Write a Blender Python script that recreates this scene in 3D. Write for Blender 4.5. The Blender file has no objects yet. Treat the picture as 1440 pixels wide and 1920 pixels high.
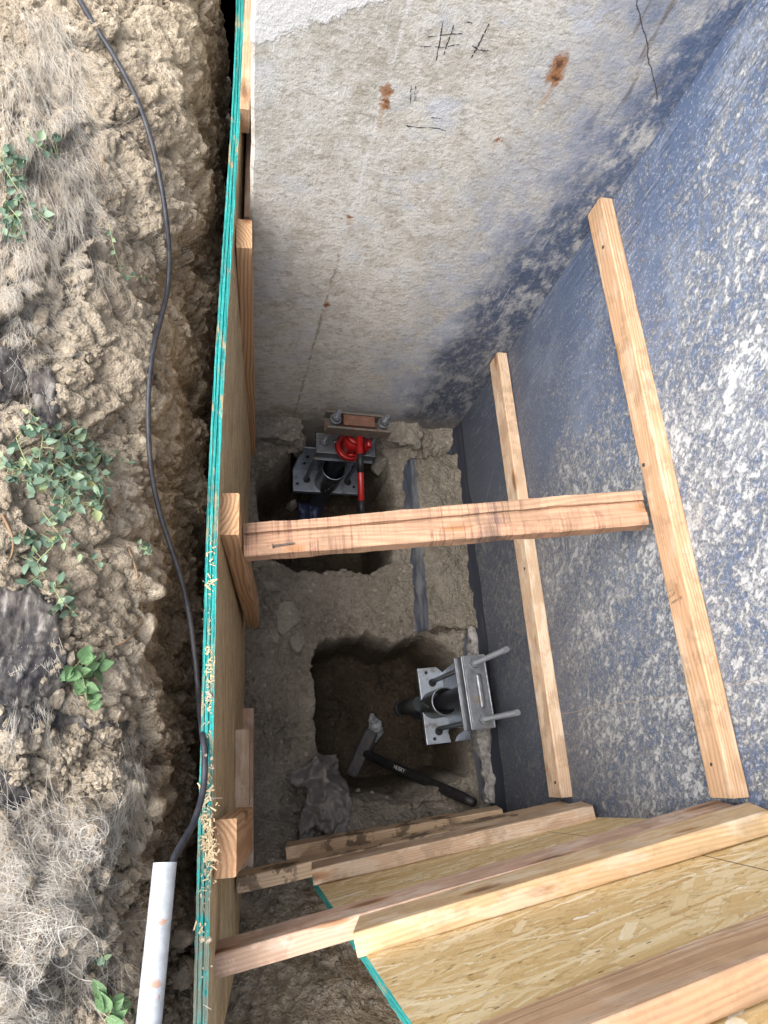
import bpy, bmesh, math, random
from mathutils import Vector, Matrix, noise
from mathutils.bvhtree import BVHTree
S = bpy.context.scene
C = S.collection
rnd = random.Random(7)
# ---------------------------------------------------------------- camera, sky, sun, exposure
H = 2.56                                   # height of the eye above the pit floor
RIGHT = Vector((0.97376737, -0.06483035, 0.21811496))
DOWN = Vector((0.01609976, -0.93652184, -0.35023941))
FWD = Vector((0.22697557, 0.34456331, -0.91091065))
F = 1277.1
EYE = Vector((0, 0, H))
cd = bpy.data.cameras.new('camera'); cam = bpy.data.objects.new('camera', cd); C.objects.link(cam)
M = Matrix((RIGHT, -DOWN, -FWD)).transposed().to_4x4(); M.translation = EYE
cam.matrix_world = M
cd.sensor_fit = 'HORIZONTAL'; cd.sensor_width = 36; cd.lens = 36 * F / 1440
cd.clip_start = 0.02; cd.clip_end = 500
S.camera = cam
W = bpy.data.worlds.new('World'); S.world = W; W.use_nodes = True
wt = W.node_tree; bg = wt.nodes['Background']
sky = wt.nodes.new('ShaderNodeTexSky'); sky.sky_type = 'NISHITA'; sky.sun_disc = False
SUN_EL, SUN_AZ = math.radians(54), math.radians(-104)
sky.sun_elevation = SUN_EL; sky.sun_rotation = SUN_AZ
sky.air_density = 1.0; sky.dust_density = 4.0; sky.ozone_density = 1.0
hs = wt.nodes.new('ShaderNodeHueSaturation'); hs.inputs['Saturation'].default_value = 0.55
wt.links.new(sky.outputs[0], hs.inputs['Color']); wt.links.new(hs.outputs[0], bg.inputs[0])
bg.inputs[1].default_value = 0.15
sl = bpy.data.lights.new('sun', 'SUN'); sl.energy = 1.5; sl.angle = math.radians(60); sl.color = (1, .95, .87)
so = bpy.data.objects.new('sun', sl); C.objects.link(so)
sd = Vector((math.sin(SUN_AZ) * math.cos(SUN_EL), math.cos(SUN_AZ) * math.cos(SUN_EL), math.sin(SUN_EL)))
so.rotation_euler = (-sd).to_track_quat('-Z', 'Y').to_euler(); so.location = (0, 0, 6)
S.view_settings.view_transform = 'Standard'; S.view_settings.look = 'None'
S.view_settings.exposure = 1.62; S.view_settings.gamma = 1
S.view_settings.use_curve_mapping = False

# ---------------------------------------------------------------- helpers
def ray(px, py):
    return (RIGHT * ((px - 720) / F) + DOWN * ((py - 960) / F) + FWD)
def at(px, py, D):                          # the point of the place at depth D below the eye
    d = ray(px, py); return EYE + d * (D / -d.z)
def on_plane(px, py, ax, v):
    d = ray(px, py); return EYE + d * ((v - EYE[ax]) / d[ax])
def tag(o, label=None, cat=None, group=None, kind=None):
    if label: o['label'] = label
    if cat: o['category'] = cat
    if group: o['group'] = group
    if kind: o['kind'] = kind
    return o
def link(name, me, mats, parent=None):
    o = bpy.data.objects.new(name, me); C.objects.link(o)
    for m in (mats if isinstance(mats, (list, tuple)) else [mats]): me.materials.append(m)
    if parent: o.parent = parent
    return o
def obj(name, bm, mats, parent=None, smooth=False):
    me = bpy.data.meshes.new(name); bm.to_mesh(me); bm.free()
    if smooth:
        for p in me.polygons: p.use_smooth = True
    return link(name, me, mats, parent)
def pyobj(name, V, Fc, mats, parent=None, smooth=True):
    me = bpy.data.meshes.new(name); me.from_pydata(V, [], Fc); me.update()
    if smooth:
        for p in me.polygons: p.use_smooth = True
    return link(name, me, mats, parent)
def thing(name, label, cat, loc=(0, 0, 0), rot=(0, 0, 0), group=None):
    o = bpy.data.objects.new(name, None); C.objects.link(o); o.empty_display_size = .1
    o.location = loc; o.rotation_euler = rot
    return tag(o, label, cat, group)
def box(bm, c, s, mat=0, rot=None, bev=0.0):
    r = bmesh.ops.create_cube(bm, size=1)
    vs = r['verts']
    bmesh.ops.scale(bm, vec=s, verts=vs)
    if bev:
        es = list({e for v in vs for e in v.link_edges})
        q = bmesh.ops.bevel(bm, geom=es, offset=bev, segments=2, profile=.6, affect='EDGES')
        vs = list({v for f in q['faces'] for v in f.verts} | {v for v in vs if v.is_valid})
        fs = {f for v in vs for f in v.link_faces}; vs = list({v for f in fs for v in f.verts})
    fs = {f for v in vs for f in v.link_faces}
    for f in fs: f.material_index = mat
    if rot: bmesh.ops.rotate(bm, matrix=rot, verts=vs)
    bmesh.ops.translate(bm, vec=c, verts=vs)
    return vs
def cyl(bm, a, b, r, seg=16, r2=None, mat=0, cap=True):
    a = Vector(a); b = Vector(b); d = b - a
    q = bmesh.ops.create_cone(bm, cap_ends=cap, segments=seg, radius1=r, radius2=r if r2 is None else r2, depth=d.length)
    vs = q['verts']
    for f in {f for v in vs for f in v.link_faces}:
        f.material_index = mat; f.smooth = len(f.verts) == 4 and seg > 8
    bmesh.ops.rotate(bm, matrix=Vector((0, 0, 1)).rotation_difference(d).to_matrix(), verts=vs)
    bmesh.ops.translate(bm, vec=(a + b) / 2, verts=vs)
    return vs
def tube(V, Fc, pts, r, n=6, taper=1.0, cap=True):
    pts = [Vector(p) for p in pts]; m = len(pts); base = len(V)
    for i, p in enumerate(pts):
        t = (pts[min(i + 1, m - 1)] - pts[max(i - 1, 0)]).normalized()
        u = t.cross(Vector((.31, .2, .93))).normalized(); w = t.cross(u)
        rr = r * (1 + (taper - 1) * i / max(1, m - 1))
        for k in range(n):
            a = 2 * math.pi * k / n; V.append(p + (u * math.cos(a) + w * math.sin(a)) * rr)
    for i in range(m - 1):
        for k in range(n):
            q = base + i * n; k2 = (k + 1) % n
            Fc.append((q + k, q + k2, q + n + k2, q + n + k))
    if cap:
        Fc.append(tuple(base + k for k in range(n))[::-1]); Fc.append(tuple(base + (m - 1) * n + k for k in range(n)))
def spline(pts, n):
    pts = [Vector(p) for p in pts]; out = []
    for i in range(len(pts) - 1):
        p0, p1, p2, p3 = pts[max(i - 1, 0)], pts[i], pts[i + 1], pts[min(i + 2, len(pts) - 1)]
        for k in range(n):
            t = k / n
            out.append(.5 * ((2 * p1) + (p2 - p0) * t + (2 * p0 - 5 * p1 + 4 * p2 - p3) * t * t + (3 * p1 - p0 - 3 * p2 + p3) * t ** 3))
    out.append(pts[-1]); return out
def interp(tab, x):
    if x <= tab[0][0]: return tab[0][1]
    for (a, b), (c, d) in zip(tab, tab[1:]):
        if x <= c: return b + (d - b) * (x - a) / (c - a)
    return tab[-1][1]
def sstep(a, b, x):
    t = min(1, max(0, (x - a) / (b - a))); return t * t * (3 - 2 * t)
NA1, NA2 = Vector((13.7, 5.1, 8.3)), Vector((4.4, 19.2, 2.9))
def nvec(p): return Vector((noise.noise(p), noise.noise(p + NA1), noise.noise(p + NA2)))
def fbm(p, o=4): return noise.fractal(p, .9, 2.1, o)
def clod(p): return noise.voronoi(p)[0][0]

# ---------------------------------------------------------------- node builder
class NT:
    def __init__(s, name):
        s.m = bpy.data.materials.new(name); s.m.use_nodes = True; s.t = s.m.node_tree
        s.b = s.t.nodes['Principled BSDF']; s.t.nodes['Material Output']
        s.tc = None
    def n(s, typ, ins=None, **kw):
        nd = s.t.nodes.new('ShaderNode' + typ)
        for k, v in kw.items(): setattr(nd, k, v)
        for k, v in (ins or {}).items(): s.put(nd.inputs[k], v)
        return nd
    def put(s, sock, v):
        if isinstance(v, bpy.types.NodeSocket): s.t.links.new(v, sock)
        else:
            if sock.type == 'RGBA' and len(v) == 3: v = (*v, 1)
            sock.default_value = v
    def coord(s, kind='Object'):
        if s.tc is None: s.tc = s.n('TexCoord')
        return s.tc.outputs[kind]
    def pos(s): return s.n('NewGeometry').outputs['Position']
    def rand(s): return s.n('ObjectInfo').outputs['Random']
    def map(s, v, scale=(1, 1, 1), rot=(0, 0, 0), loc=(0, 0, 0)):
        return s.n('Mapping', {'Vector': v, 'Scale': scale, 'Rotation': rot, 'Location': loc}).outputs[0]
    def noise(s, v, sc, det=4, rough=.55, dist=0, out='Fac'):
        return s.n('TexNoise', {'Vector': v, 'Scale': sc, 'Detail': det, 'Roughness': rough, 'Distortion': dist}).outputs[out]
    def vor(s, v, sc, out='Distance', feat='F1', rnd=1.0, dist='EUCLIDEAN'):
        return s.n('TexVoronoi', {'Vector': v, 'Scale': sc, 'Randomness': rnd}, feature=feat, distance=dist).outputs[out] if feat not in ('DISTANCE_TO_EDGE',) else s.n('TexVoronoi', {'Vector': v, 'Scale': sc, 'Randomness': rnd}, feature=feat).outputs[out]
    def math(s, op, a, b=0.0, c=None, clamp=False):
        nd = s.n('Math', operation=op, use_clamp=clamp); s.put(nd.inputs[0], a); s.put(nd.inputs[1], b)
        if c is not None: s.put(nd.inputs[2], c)
        return nd.outputs[0]
    def vm(s, op, a, b):
        nd = s.n('VectorMath', operation=op); s.put(nd.inputs[0], a)
        if op == 'SCALE': s.put(nd.inputs['Scale'], b)
        else: s.put(nd.inputs[1], b)
        return nd.outputs['Value'] if op in ('DISTANCE', 'DOT_PRODUCT', 'LENGTH') else nd.outputs[0]
    def rng(s, v, a, b, c=0.0, d=1.0, smooth=True):
        return s.n('MapRange', {'Value': v, 'From Min': a, 'From Max': b, 'To Min': c, 'To Max': d}, interpolation_type='SMOOTHSTEP' if smooth else 'LINEAR').outputs[0]
    def mix(s, f, a, b, mode='MIX'):
        nd = s.n('Mix', data_type='RGBA', blend_type=mode)
        s.put(nd.inputs[0], f); s.put(nd.inputs[6], a); s.put(nd.inputs[7], b); return nd.outputs[2]
    def ramp(s, f, stops):
        nd = s.n('ValToRGB'); s.put(nd.inputs[0], f); e = nd.color_ramp.elements
        while len(e) < len(stops): e.new(.5)
        for x, (p, c) in zip(e, stops): x.position = p; x.color = (*c, 1)
        return nd.outputs[0]
    def sep(s, v): return s.n('SeparateXYZ', {'Vector': v}).outputs
    def comb(s, x, y, z):
        nd = s.n('CombineXYZ'); s.put(nd.inputs[0], x); s.put(nd.inputs[1], y); s.put(nd.inputs[2], z); return nd.outputs[0]
    def bump(s, h, dist, st=1.0, nrm=None):
        nd = s.n('Bump', {'Height': h, 'Distance': dist, 'Strength': st})
        if nrm is not None: s.put(nd.inputs['Normal'], nrm)
        return nd.outputs[0]
    def done(s, col, rough=.85, nrm=None, metal=0.0, spec=.3):
        s.put(s.b.inputs['Base Color'], col); s.put(s.b.inputs['Roughness'], rough)
        s.put(s.b.inputs['Metallic'], metal); s.put(s.b.inputs['Specular IOR Level'], spec)
        if nrm is not None: s.put(s.b.inputs['Normal'], nrm)
        return s.m

def soil(name, dark, mid, lite, fine=1.0, deep_dark=False):
    t = NT(name); p = t.pos()
    a = t.noise(p, 7, 6, .6); b = t.noise(p, 60, 5, .65); c = t.vor(p, 95, 'Color')
    col = t.ramp(a, [(.3, dark), (.5, mid), (.72, lite)])
    col = t.mix(t.rng(b, .35, .7, 0, .6), col, lite)
    col = t.mix(.25, col, t.mix(t.sep(c)[0], dark, lite))
    peb = t.vor(p, 42, 'Distance'); pc = t.sep(t.vor(p, 42, 'Color'))[1]
    pm = t.math('MULTIPLY', t.rng(pc, .86, .88), t.rng(peb, .34, .26))
    col = t.mix(t.math('MULTIPLY', pm, .55), col, tuple(min(1, x * 1.35) for x in lite))
    if deep_dark:                                # soil colour darkens with depth below the floor
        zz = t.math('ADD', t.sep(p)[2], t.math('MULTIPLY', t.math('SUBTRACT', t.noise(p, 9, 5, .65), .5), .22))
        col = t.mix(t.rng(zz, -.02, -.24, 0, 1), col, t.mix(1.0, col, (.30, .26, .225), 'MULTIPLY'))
    v1 = t.vor(t.vm('ADD', p, t.vm('SCALE', t.noise(p, 40, 3, .6, 0, 'Color'), .02)), 70)
    v2 = t.vor(p, 190); n = t.noise(p, 170, 6, .7)
    h = t.math('ADD', t.math('MULTIPLY', t.math('SUBTRACT', 1, v1), .9), t.math('ADD', t.math('MULTIPLY', n, .7), t.math('MULTIPLY', t.math('SUBTRACT', 1, v2), .4)))
    return t.done(col, .95, t.bump(h, .009 * fine, .9), spec=.1)

def wood(name, lite, dark, ring=230., tone=.5, dirt=0.0, saw=0.0, pale=0.0, rough=.7):
    t = NT(name); o = t.coord(); r = t.rand()
    off = t.comb(t.math('MULTIPLY', r, 37.), t.math('MULTIPLY', r, 11.), t.math('MULTIPLY', r, 23.))
    p = t.vm('ADD', o, off)
    x, y, z = t.sep(o)[:3]
    # rings about a pith a few centimetres outside the stick, wavering slowly along it
    wob = t.noise(t.map(p, (1.6, 9, 9)), 1, 3, .5, 0, 'Color'); wx, wy, _ = t.sep(wob)[:3]
    ty = t.math('ADD', t.math('ADD', y, t.math('MULTIPLY', t.math('SUBTRACT', r, .5), .09)), t.math('MULTIPLY', wx, .05))
    tz = t.math('ADD', t.math('ADD', z, .045), t.math('MULTIPLY', wy, .05))
    # knots pull the rings aside
    kv = t.map(p, (3.6, 11, 11)); kd = t.vor(kv, 1.0); kn = t.rng(kd, .26, .0)
    rad = t.math('SQRT', t.math('ADD', t.math('MULTIPLY', ty, ty), t.math('MULTIPLY', tz, tz)))
    ph = t.math('ADD', t.math('MULTIPLY', rad, ring * 6.283 / 1.6), t.math('MULTIPLY', kn, 9))
    ring_ = t.rng(t.math('SINE', ph), -.6, 1.0)
    fib = t.noise(t.map(p, (5, 260, 260)), 1, 4, .6)
    big = t.noise(t.map(p, (2, 14, 14)), 1, 3, .5)
    col = t.mix(t.math('MULTIPLY', ring_, tone), lite, dark)
    col = t.mix(t.rng(fib, .4, .75, 0, .4), col, dark)
    col = t.mix(t.rng(big, .4, .68, 0, .45), col, tuple(a * .55 + b * .45 for a, b in zip(lite, (dark[0] * 1.1, dark[1] * .8, dark[2] * .7))))
    kcol = t.mix(t.rng(kd, .05, .12), (.10, .045, .02), (.25, .12, .05))
    col = t.mix(t.rng(kd, .19, .11, 0, .8), col, kcol)
    if pale: col = t.mix(t.rng(t.noise(t.map(p, (9, 30, 30)), 1, 5, .6), .5, .62, 0, pale), col, (.62, .55, .46))
    if saw:
        sv = t.noise(t.map(p, (170, 3, 3)), 1, 3, .7); sp = t.noise(t.map(p, (9, 16, 16)), 1, 4, .6)
        col = t.mix(t.math('MULTIPLY', t.rng(sv, .48, .66), t.rng(sp, .42, .62, .12, saw)), col, (.10, .045, .035))
        st = t.noise(t.map(p, (7, 5, 5)), 1, 2, .5)
        col = t.mix(t.math('MULTIPLY', t.rng(st, .56, .64), t.rng(sv, .3, .6, .25, .8)), col, (.06, .045, .05))
    if dirt:
        dm = t.noise(t.vm('ADD', p, (3, 1, 2)), 14, 7, .68); dl = t.noise(p, 3.2, 2, .5)
        col = t.mix(t.math('MULTIPLY', t.rng(dm, .5, .56), t.rng(dl, .42, .6, .15, dirt)), col, (.12, .085, .055))
    sm = t.noise(t.map(p, (6, 20, 20), loc=(4, 4, 4)), 1, 5, .65)
    col = t.mix(t.rng(sm, .58, .75, 0, .35), col, (.20, .16, .13))
    h = t.math('ADD', fib, t.math('MULTIPLY', ring_, .35))
    return t.done(col, rough, t.bump(h, .0012, .7), spec=.25)

def strands(t, p2, base, cols, n=7, seed=0, sc=1.0):
    # flakes of wood pressed in layers: stretched cells turned a different way in each layer
    col = base; hgt = 0.0
    R = random.Random(seed)
    for k in range(n):
        ang = R.gauss(0, .34) if k % 4 else R.uniform(-1.3, 1.3)
        L, Wd = R.choice((.05, .07, .10, .14, .19)) * sc, R.choice((.006, .009, .013, .018, .024)) * sc
        v = t.map(p2, (1, 1, 1), (0, 0, ang), (R.uniform(0, 9), R.uniform(0, 9), 0))
        v = t.vm('ADD', v, t.vm('SCALE', t.vm('SUBTRACT', t.noise(p2, 24 + 5 * k, 5, .72, 0, 'Color'), (.5, .5, .5)), .017))
        v = t.vm('MULTIPLY', v, (1 / L, 1 / Wd, 0))
        vn = t.n('TexVoronoi', {'Vector': v, 'Scale': 1.0, 'Randomness': .95}, feature='F1', distance='CHEBYCHEV', voronoi_dimensions='2D')
        cr = t.sep(vn.outputs['Color']); d = vn.outputs['Distance']
        msk = t.math('MULTIPLY', t.rng(cr[0], .62, .64), t.rng(d, .50, .46))
        g = t.noise(t.vm('MULTIPLY', v, (1.2, 5, 1)), 1.0, 3, .6)
        tone = t.ramp(t.math('ADD', t.math('MULTIPLY', cr[1], .8), t.math('MULTIPLY', g, .3)), cols)
        edge = t.rng(d, .38, .47)
        tone = t.mix(t.math('MULTIPLY', edge, .32), tone, (.22, .12, .04))
        col = t.mix(msk, col, tone)
        hgt = t.math('MAXIMUM', hgt, t.math('MULTIPLY', msk, t.math('ADD', .3, t.math('MULTIPLY', cr[2], .7))))
    return col, hgt

def osb(name, axes, cols, base, seed, sc=1.0, line=None, grime=.0):
    t = NT(name); o = t.coord(); q = t.sep(o)
    p2 = t.comb(q[axes[0]], q[axes[1]], 0.0)
    col, h = strands(t, p2, t.mix(t.noise(t.map(p2, (20, 120, 1)), 1, 4, .6), cols[1][1], cols[2][1]), cols, 10, seed, sc)
    bits = t.vor(t.map(p2, (1, 2.2, 1), (0, 0, .5)), 60, 'Distance'); bc = t.sep(t.vor(t.map(p2, (1, 2.2, 1), (0, 0, .5)), 60, 'Color'))[0]
    col = t.mix(t.math('MULTIPLY', t.rng(bc, .93, .94), t.rng(bits, .3, .2, 0, .75)), col, (.10, .055, .02))
    if line is not None:
        lm = t.rng(t.math('ABSOLUTE', t.math('SUBTRACT', q[axes[0]], line)), .0022, .0010)
        col = t.mix(t.math('MULTIPLY', lm, .8), col, (.05, .035, .02))
    if grime:
        gm = t.noise(o, 9, 6, .65); col = t.mix(t.rng(gm, .48, .62, 0, grime), col, (.16, .12, .075))
    n = t.noise(t.map(p2, (40, 200, 1)), 1, 4, .6)
    return t.done(col, .62, t.bump(t.math('ADD', h, t.math('MULTIPLY', n, .5)), .0022, .8), spec=.35)

def teal_edge(name, tax, lax, fade=0.0):              # painted panel edge: streaks along it, worn to bare strand ends
    t = NT(name); o = t.coord(); q = t.sep(o)
    lay = t.noise(t.comb(t.math('MULTIPLY', q[tax], 330.), t.math('MULTIPLY', q[lax], 5.), 0.0), 1, 4, .6)
    fz = t.noise(o, 130, 5, .7)
    col = t.mix(t.rng(lay, .38, .62), (.006, .11, .11), (.025, .31, .29))
    col = t.mix(t.rng(fz, .5, .75, 0, .5), col, (.07, .50, .45))
    w = t.noise(t.comb(t.math('MULTIPLY', q[tax], 60.), t.math('MULTIPLY', q[lax], 14.), q[1]), 1, 6, .7)
    big = t.noise(t.comb(0.0, t.math('MULTIPLY', q[lax], 2.2), 3.0), 1, 2, .5)
    col = t.mix(t.math('MULTIPLY', t.rng(w, .53, .63), t.rng(big, .36, .56, .1, .9)), col, (.30, .22, .12))
    if fade:
        fd = t.math('ADD', t.rng(q[lax], .35, -.35, 0, .22), t.noise(o, 22, 6, .7)); col = t.mix(t.rng(fd, .60, .74, 0, fade), col, (.17, .145, .105))
    return t.done(col, .7, t.bump(t.math('ADD', lay, fz), .003, .9), spec=.25)

def steel(name, col, rough=.35, spangle=.5, rust=0.0, metal=.9):
    t = NT(name); o = t.coord()
    sp = t.sep(t.vor(o, 70, 'Color'))[0]; n = t.noise(o, 45, 5, .6); f = t.noise(o, 220, 4, .6)
    c = t.mix(t.math('MULTIPLY', sp, spangle), col, tuple(x * .55 for x in col))
    c = t.mix(t.rng(n, .55, .75, 0, .4), c, tuple(x * .35 for x in col))
    m = metal
    mud = t.rng(t.noise(o, 17, 7, .7), .54, .66, 0, .75); c = t.mix(mud, c, (.13, .105, .08)); m = t.math('MULTIPLY', t.math('SUBTRACT', 1, mud), metal)
    if rust:
        rm = t.rng(t.noise(o, 28, 6, .65), .62 - rust * .35, .7 - rust * .3)
        rc = t.mix(t.noise(o, 90, 4, .6), (.075, .035, .022), (.17, .085, .055))
        c = t.mix(rm, c, rc); m = t.math('MULTIPLY', t.math('SUBTRACT', 1, rm), metal)
    rr = t.rng(n, .3, .7, rough * .8, rough * 1.3)
    return t.done(c, rr, t.bump(f, .0002, .4), m, .5)

def plain(name, col, rough=.6, var=.25, sc=40, bump=.0008, metal=0.0, spec=.4, alt=None):
    t = NT(name); o = t.coord(); n = t.noise(o, sc, 5, .6)
    c = t.mix(t.rng(n, .35, .7, 0, var), col, alt or tuple(x * .4 for x in col))
    return t.done(c, rough, t.bump(t.noise(o, sc * 5, 4, .6), bump, .7), metal, spec)

# ---------------------------------------------------------------- ground: the cut bank, pit floor
XR, YF = 0.97, 1.34
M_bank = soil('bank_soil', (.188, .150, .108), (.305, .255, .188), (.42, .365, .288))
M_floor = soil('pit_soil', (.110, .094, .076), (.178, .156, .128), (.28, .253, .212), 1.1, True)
M_pale = soil('pale_spoil', (.15, .125, .096), (.24, .205, .16), (.34, .30, .245), 1.1)

def panel_bow(y):                           # the long sheet is slightly bowed
    return -.014 + .042 * sstep(.35, 2.0, y)
PROF = [(-.014, 2.45), (-.004, 2.05), (.006, 1.78), (.018, 1.63), (.031, 1.53), (.046, 1.44), (.067, 1.36), (.10, 1.285), (.16, 1.215), (.25, 1.16), (.37, 1.12), (.52, 1.09), (.80, 1.06)]
def gap(y):
    return interp([(-.9, .35), (-.35, .45), (-.1, .6), (.1, .95), (.4, 1.1), (.7, 1.45), (.95, 1.2), (1.2, .7), (1.5, .45), (2.4, .4)], y)
arc = [0]
for (a, b), (c, d) in zip(PROF, PROF[1:]): arc.append(arc[-1] + math.hypot(c - a, (d - b)))
PS = list(zip(arc, [p[0] for p in PROF])); PD = list(zip(arc, [p[1] for p in PROF]))
def bank_point(u, y):
    s = interp(PS, u); D = interp(PD, u); g = gap(y)
    k = 1 - sstep(.1, .4, s) * .75
    s2 = s * (g * k + (1 - k))
    x = panel_bow(y) - .052 - s2
    z = H - D
    # shape: buttresses and hollows along the cut
    steep = 1 - sstep(.20, .45, s)
    p = Vector((x * 1.0, y, z * .8))
    n1 = noise.noise(p * 3.1 + Vector((3.3, 0, 1))) * .050
    n1 += noise.noise(p * 7.3 + Vector((1, 7, 4))) * .030
    rid = 1 - abs(noise.noise(p * 9.0 + Vector((9, 2, 5)))) * 2
    n1 += max(0, rid) ** 3 * -.020 + max(0, 1 - abs(noise.noise(Vector((p.x * 4, p.y * 5.5, p.z * 2)) + Vector((2, 9, 5)))) * 7) * -.022 * steep
    w1 = p * 15 + nvec(p * 11) * .7; w2 = p * 38 + nvec(p * 30) * .5
    v1 = noise.voronoi(w1)[0]; v2 = noise.voronoi(w2)[0]; c1 = v1[0]; c2 = v2[0]; c3 = clod(p * 85)
    crk = -.016 * (1 - sstep(0, .16, v1[1] - v1[0])) - .006 * (1 - sstep(0, .2, v2[1] - v2[0]))
    act = sstep(-.25, .35, noise.noise(p * 4.2 + Vector((8, 8, 8))))
    sl = 0.0
    for fs, am in ((5.5, .62), (13.0, .42)):
        fp = Vector((p.x * 1.25, p.y * 1.1, p.z * .62)) * fs + nvec(p * 8 + Vector((fs, 0, 0))) * .55 + nvec(p * 30) * .10
        dd, pp = noise.voronoi(fp); c0 = pp[0]; nv = nvec(c0 * 3.7 + Vector((.5, .2, .9)))
        sl += ((fp - c0).dot(nv) * am + noise.cell(c0 * 7.3) * .22) / fs * .40
        sl -= (1 - sstep(0, .07, dd[1] - dd[0])) * .055 / fs
    crag = .006 * noise.turbulence(p * 26, 4, False)
    n2 = sl + ((.42 - c1) * .022 + crk * .7) * (.1 + .9 * act) + (.4 - c2) * .010 + (.4 - c3) * .0075 + crag + fbm(p * 60, 3) * .004
    amp = sstep(-.05, .25, u)
    nx, nz = .75 * steep + .12, .55
    v = Vector((x + (n1 * .9 + n2) * nx * amp, y + noise.noise(p * 14) * .010, z + (n1 * .6 + n2) * nz))
    # nothing pokes through the back of the sheet
    lim = panel_bow(y) - .045 + max(0, (1.26 - v.z)) * .07
    if v.x > lim: v.x = lim - (v.x - lim) * .15
    return v
NU, NY = 420, 820
Y0, Y1 = -.95, 2.45
V = []; Fc = []
for j in range(NY):
    y = Y0 + (Y1 - Y0) * j / (NY - 1)
    for i in range(NU):
        V.append(bank_point(arc[-1] * i / (NU - 1), y))
# plateau running on to the far distance
EX = [(-.25, 0), (-.8, .01), (-3, .02), (-12, .0), (-60, 0)]
ext = len(EX)
rows = []
for j in range(NY):
    e = V[j * NU + NU - 1]; row = []
    for dx, dz in EX:
        row.append(len(V)); V.append(Vector((e.x + dx, e.y * (1 + min(20, abs(dx)) * .35 if abs(dx) > 1 else 1), (e.z if abs(dx) < 1 else 1.5) + dz + noise.noise(Vector((e.y * 2, dx, 0))) * .02)))
    rows.append(row)
for j in range(NY - 1):
    for i in range(NU - 1):
        a = j * NU + i; Fc.append((a, a + NU, a + NU + 1, a + 1))
    pa, pb = j * NU + NU - 1, (j + 1) * NU + NU - 1
    for k in range(ext):
        Fc.append((pa, pb, rows[j + 1][k], rows[j][k])); pa, pb = rows[j][k], rows[j + 1][k]
ground = tag(pyobj('ground', V, Fc, M_bank), 'dry crumbling tan soil bank cut beside the shored pit', 'ground', kind='structure')
BV = BVHTree.FromPolygons(V, Fc)
def on_bank(px, py, lift=0.0):              # where the sight line of that spot meets the bank
    d = ray(px, py).normalized(); h = BV.ray_cast(EYE, d)
    if h[0] is None: return at(px, py, 1.2)
    return h[0] + Vector((0, 0, lift))

def seg_sd(poly, x, y):                     # signed distance to an outline, positive inside
    best = 9; ins = False; n = len(poly)
    for i in range(n):
        ax, ay = poly[i]; bx, by = poly[(i + 1) % n]
        dx, dy = bx - ax, by - ay; t = max(0, min(1, ((x - ax) * dx + (y - ay) * dy) / (dx * dx + dy * dy)))
        q = math.hypot(x - ax - t * dx, y - ay - t * dy); best = min(best, q)
        if (ay > y) != (by > y) and x < ax + (y - ay) * dx / dy: ins = not ins
    return best if ins else -best
HOLE1 = [(.13, 1.12), (.20, 1.17), (.26, 1.24), (.28, 1.37), (.62, 1.37), (.64, 1.24), (.68, 1.17), (.70, 1.04), (.67, .88), (.66, .76), (.56, .69), (.45, .73), (.28, .71), (.14, .76), (.11, .95)]
HOLE2 = [(.32, .38), (.36, .44), (.54, .47), (.64, .43), (.78, .46), (.87, .40), (.93, .33), (.93, .07), (.90, -.06), (.66, -.13), (.50, -.13), (.40, -.07), (.34, -.03), (.33, .18)]
def floor_z(x, y):
    p = Vector((x, y, 0))
    w = nvec(p * 7) * .014 + nvec(p * 19) * .010 + nvec(p * 45) * .006
    xx, yy = x + w.x, y + w.y
    z = noise.noise(p * 5) * .022 + fbm(p * 16, 4) * .010
    z += .07 * sstep(.30, .08, x) * sstep(-.3, .1, y)               # spoil banked against the sheet
    z += .05 * sstep(1.12, 1.32, y) * sstep(.6, .8, x)
    if y < -.14: z += 1.28 * (-.14 - y) + .06 * noise.noise(p * 6)
    h = 0.0
    if .3 < y < 1.4:
        d = seg_sd(HOLE1, xx, yy)
        if d > 0: h = min(1, d / .045) ** .8 * .46 + min(d, .2) * .55
    if -.3 < y < .6:
        d = seg_sd(HOLE2, xx, yy)
        if d > 0: h = min(1, d / (.03 + .10 * sstep(.0, -.10, y))) ** .8 * .40 + min(d, .2) * .35
    z -= h
    q = Vector((x, y, z))
    c1 = clod(q * 15 + nvec(q * 9) * .6); c2 = clod(q * 36 + nvec(q * 25) * .4); c3 = clod(q * 80)
    act = sstep(-.2, .3, noise.noise(p * 5 + Vector((4, 4, 4)))) * (.4 if .5 < y < .75 and .2 < x < .75 else 1)
    vv = noise.voronoi(q * 19 + nvec(q * 14) * .8)[0]
    z += (.4 - c1) * .040 * act + (.4 - c2) * .018 * (.3 + .7 * act) + (.4 - c3) * .007
    z += (-.014 * (1 - sstep(0, .15, vv[1] - vv[0])) + .006 * noise.turbulence(q * 30, 3, False)) * act
    return z
FX, FY = 270, 640
V = []; Fc = []
fx0, fx1, fy0, fy1 = -.10, 1.0, -1.15, 1.46
for j in range(FY):
    y = fy0 + (fy1 - fy0) * j / (FY - 1)
    for i in range(FX):
        x = fx0 + (fx1 - fx0) * i / (FX - 1)
        w = nvec(Vector((x * 22, y * 22, 3))) * .006
        V.append(Vector((x + w.x, y + w.y, floor_z(x, y))))
for j in range(FY - 1):
    for i in range(FX - 1):
        a = j * FX + i; Fc.append((a, a + 1, a + FX + 1, a + FX))
pit = tag(pyobj('pit_floor', V, Fc, [M_floor, M_pale]), 'shaded grey brown soil floor of the pit with two dug holes', 'ground', kind='structure')
for f in pit.data.polygons:                  # paler spoil on the near slope
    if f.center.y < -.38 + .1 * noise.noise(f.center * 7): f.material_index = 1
BF = BVHTree.FromPolygons(V, Fc)
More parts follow.
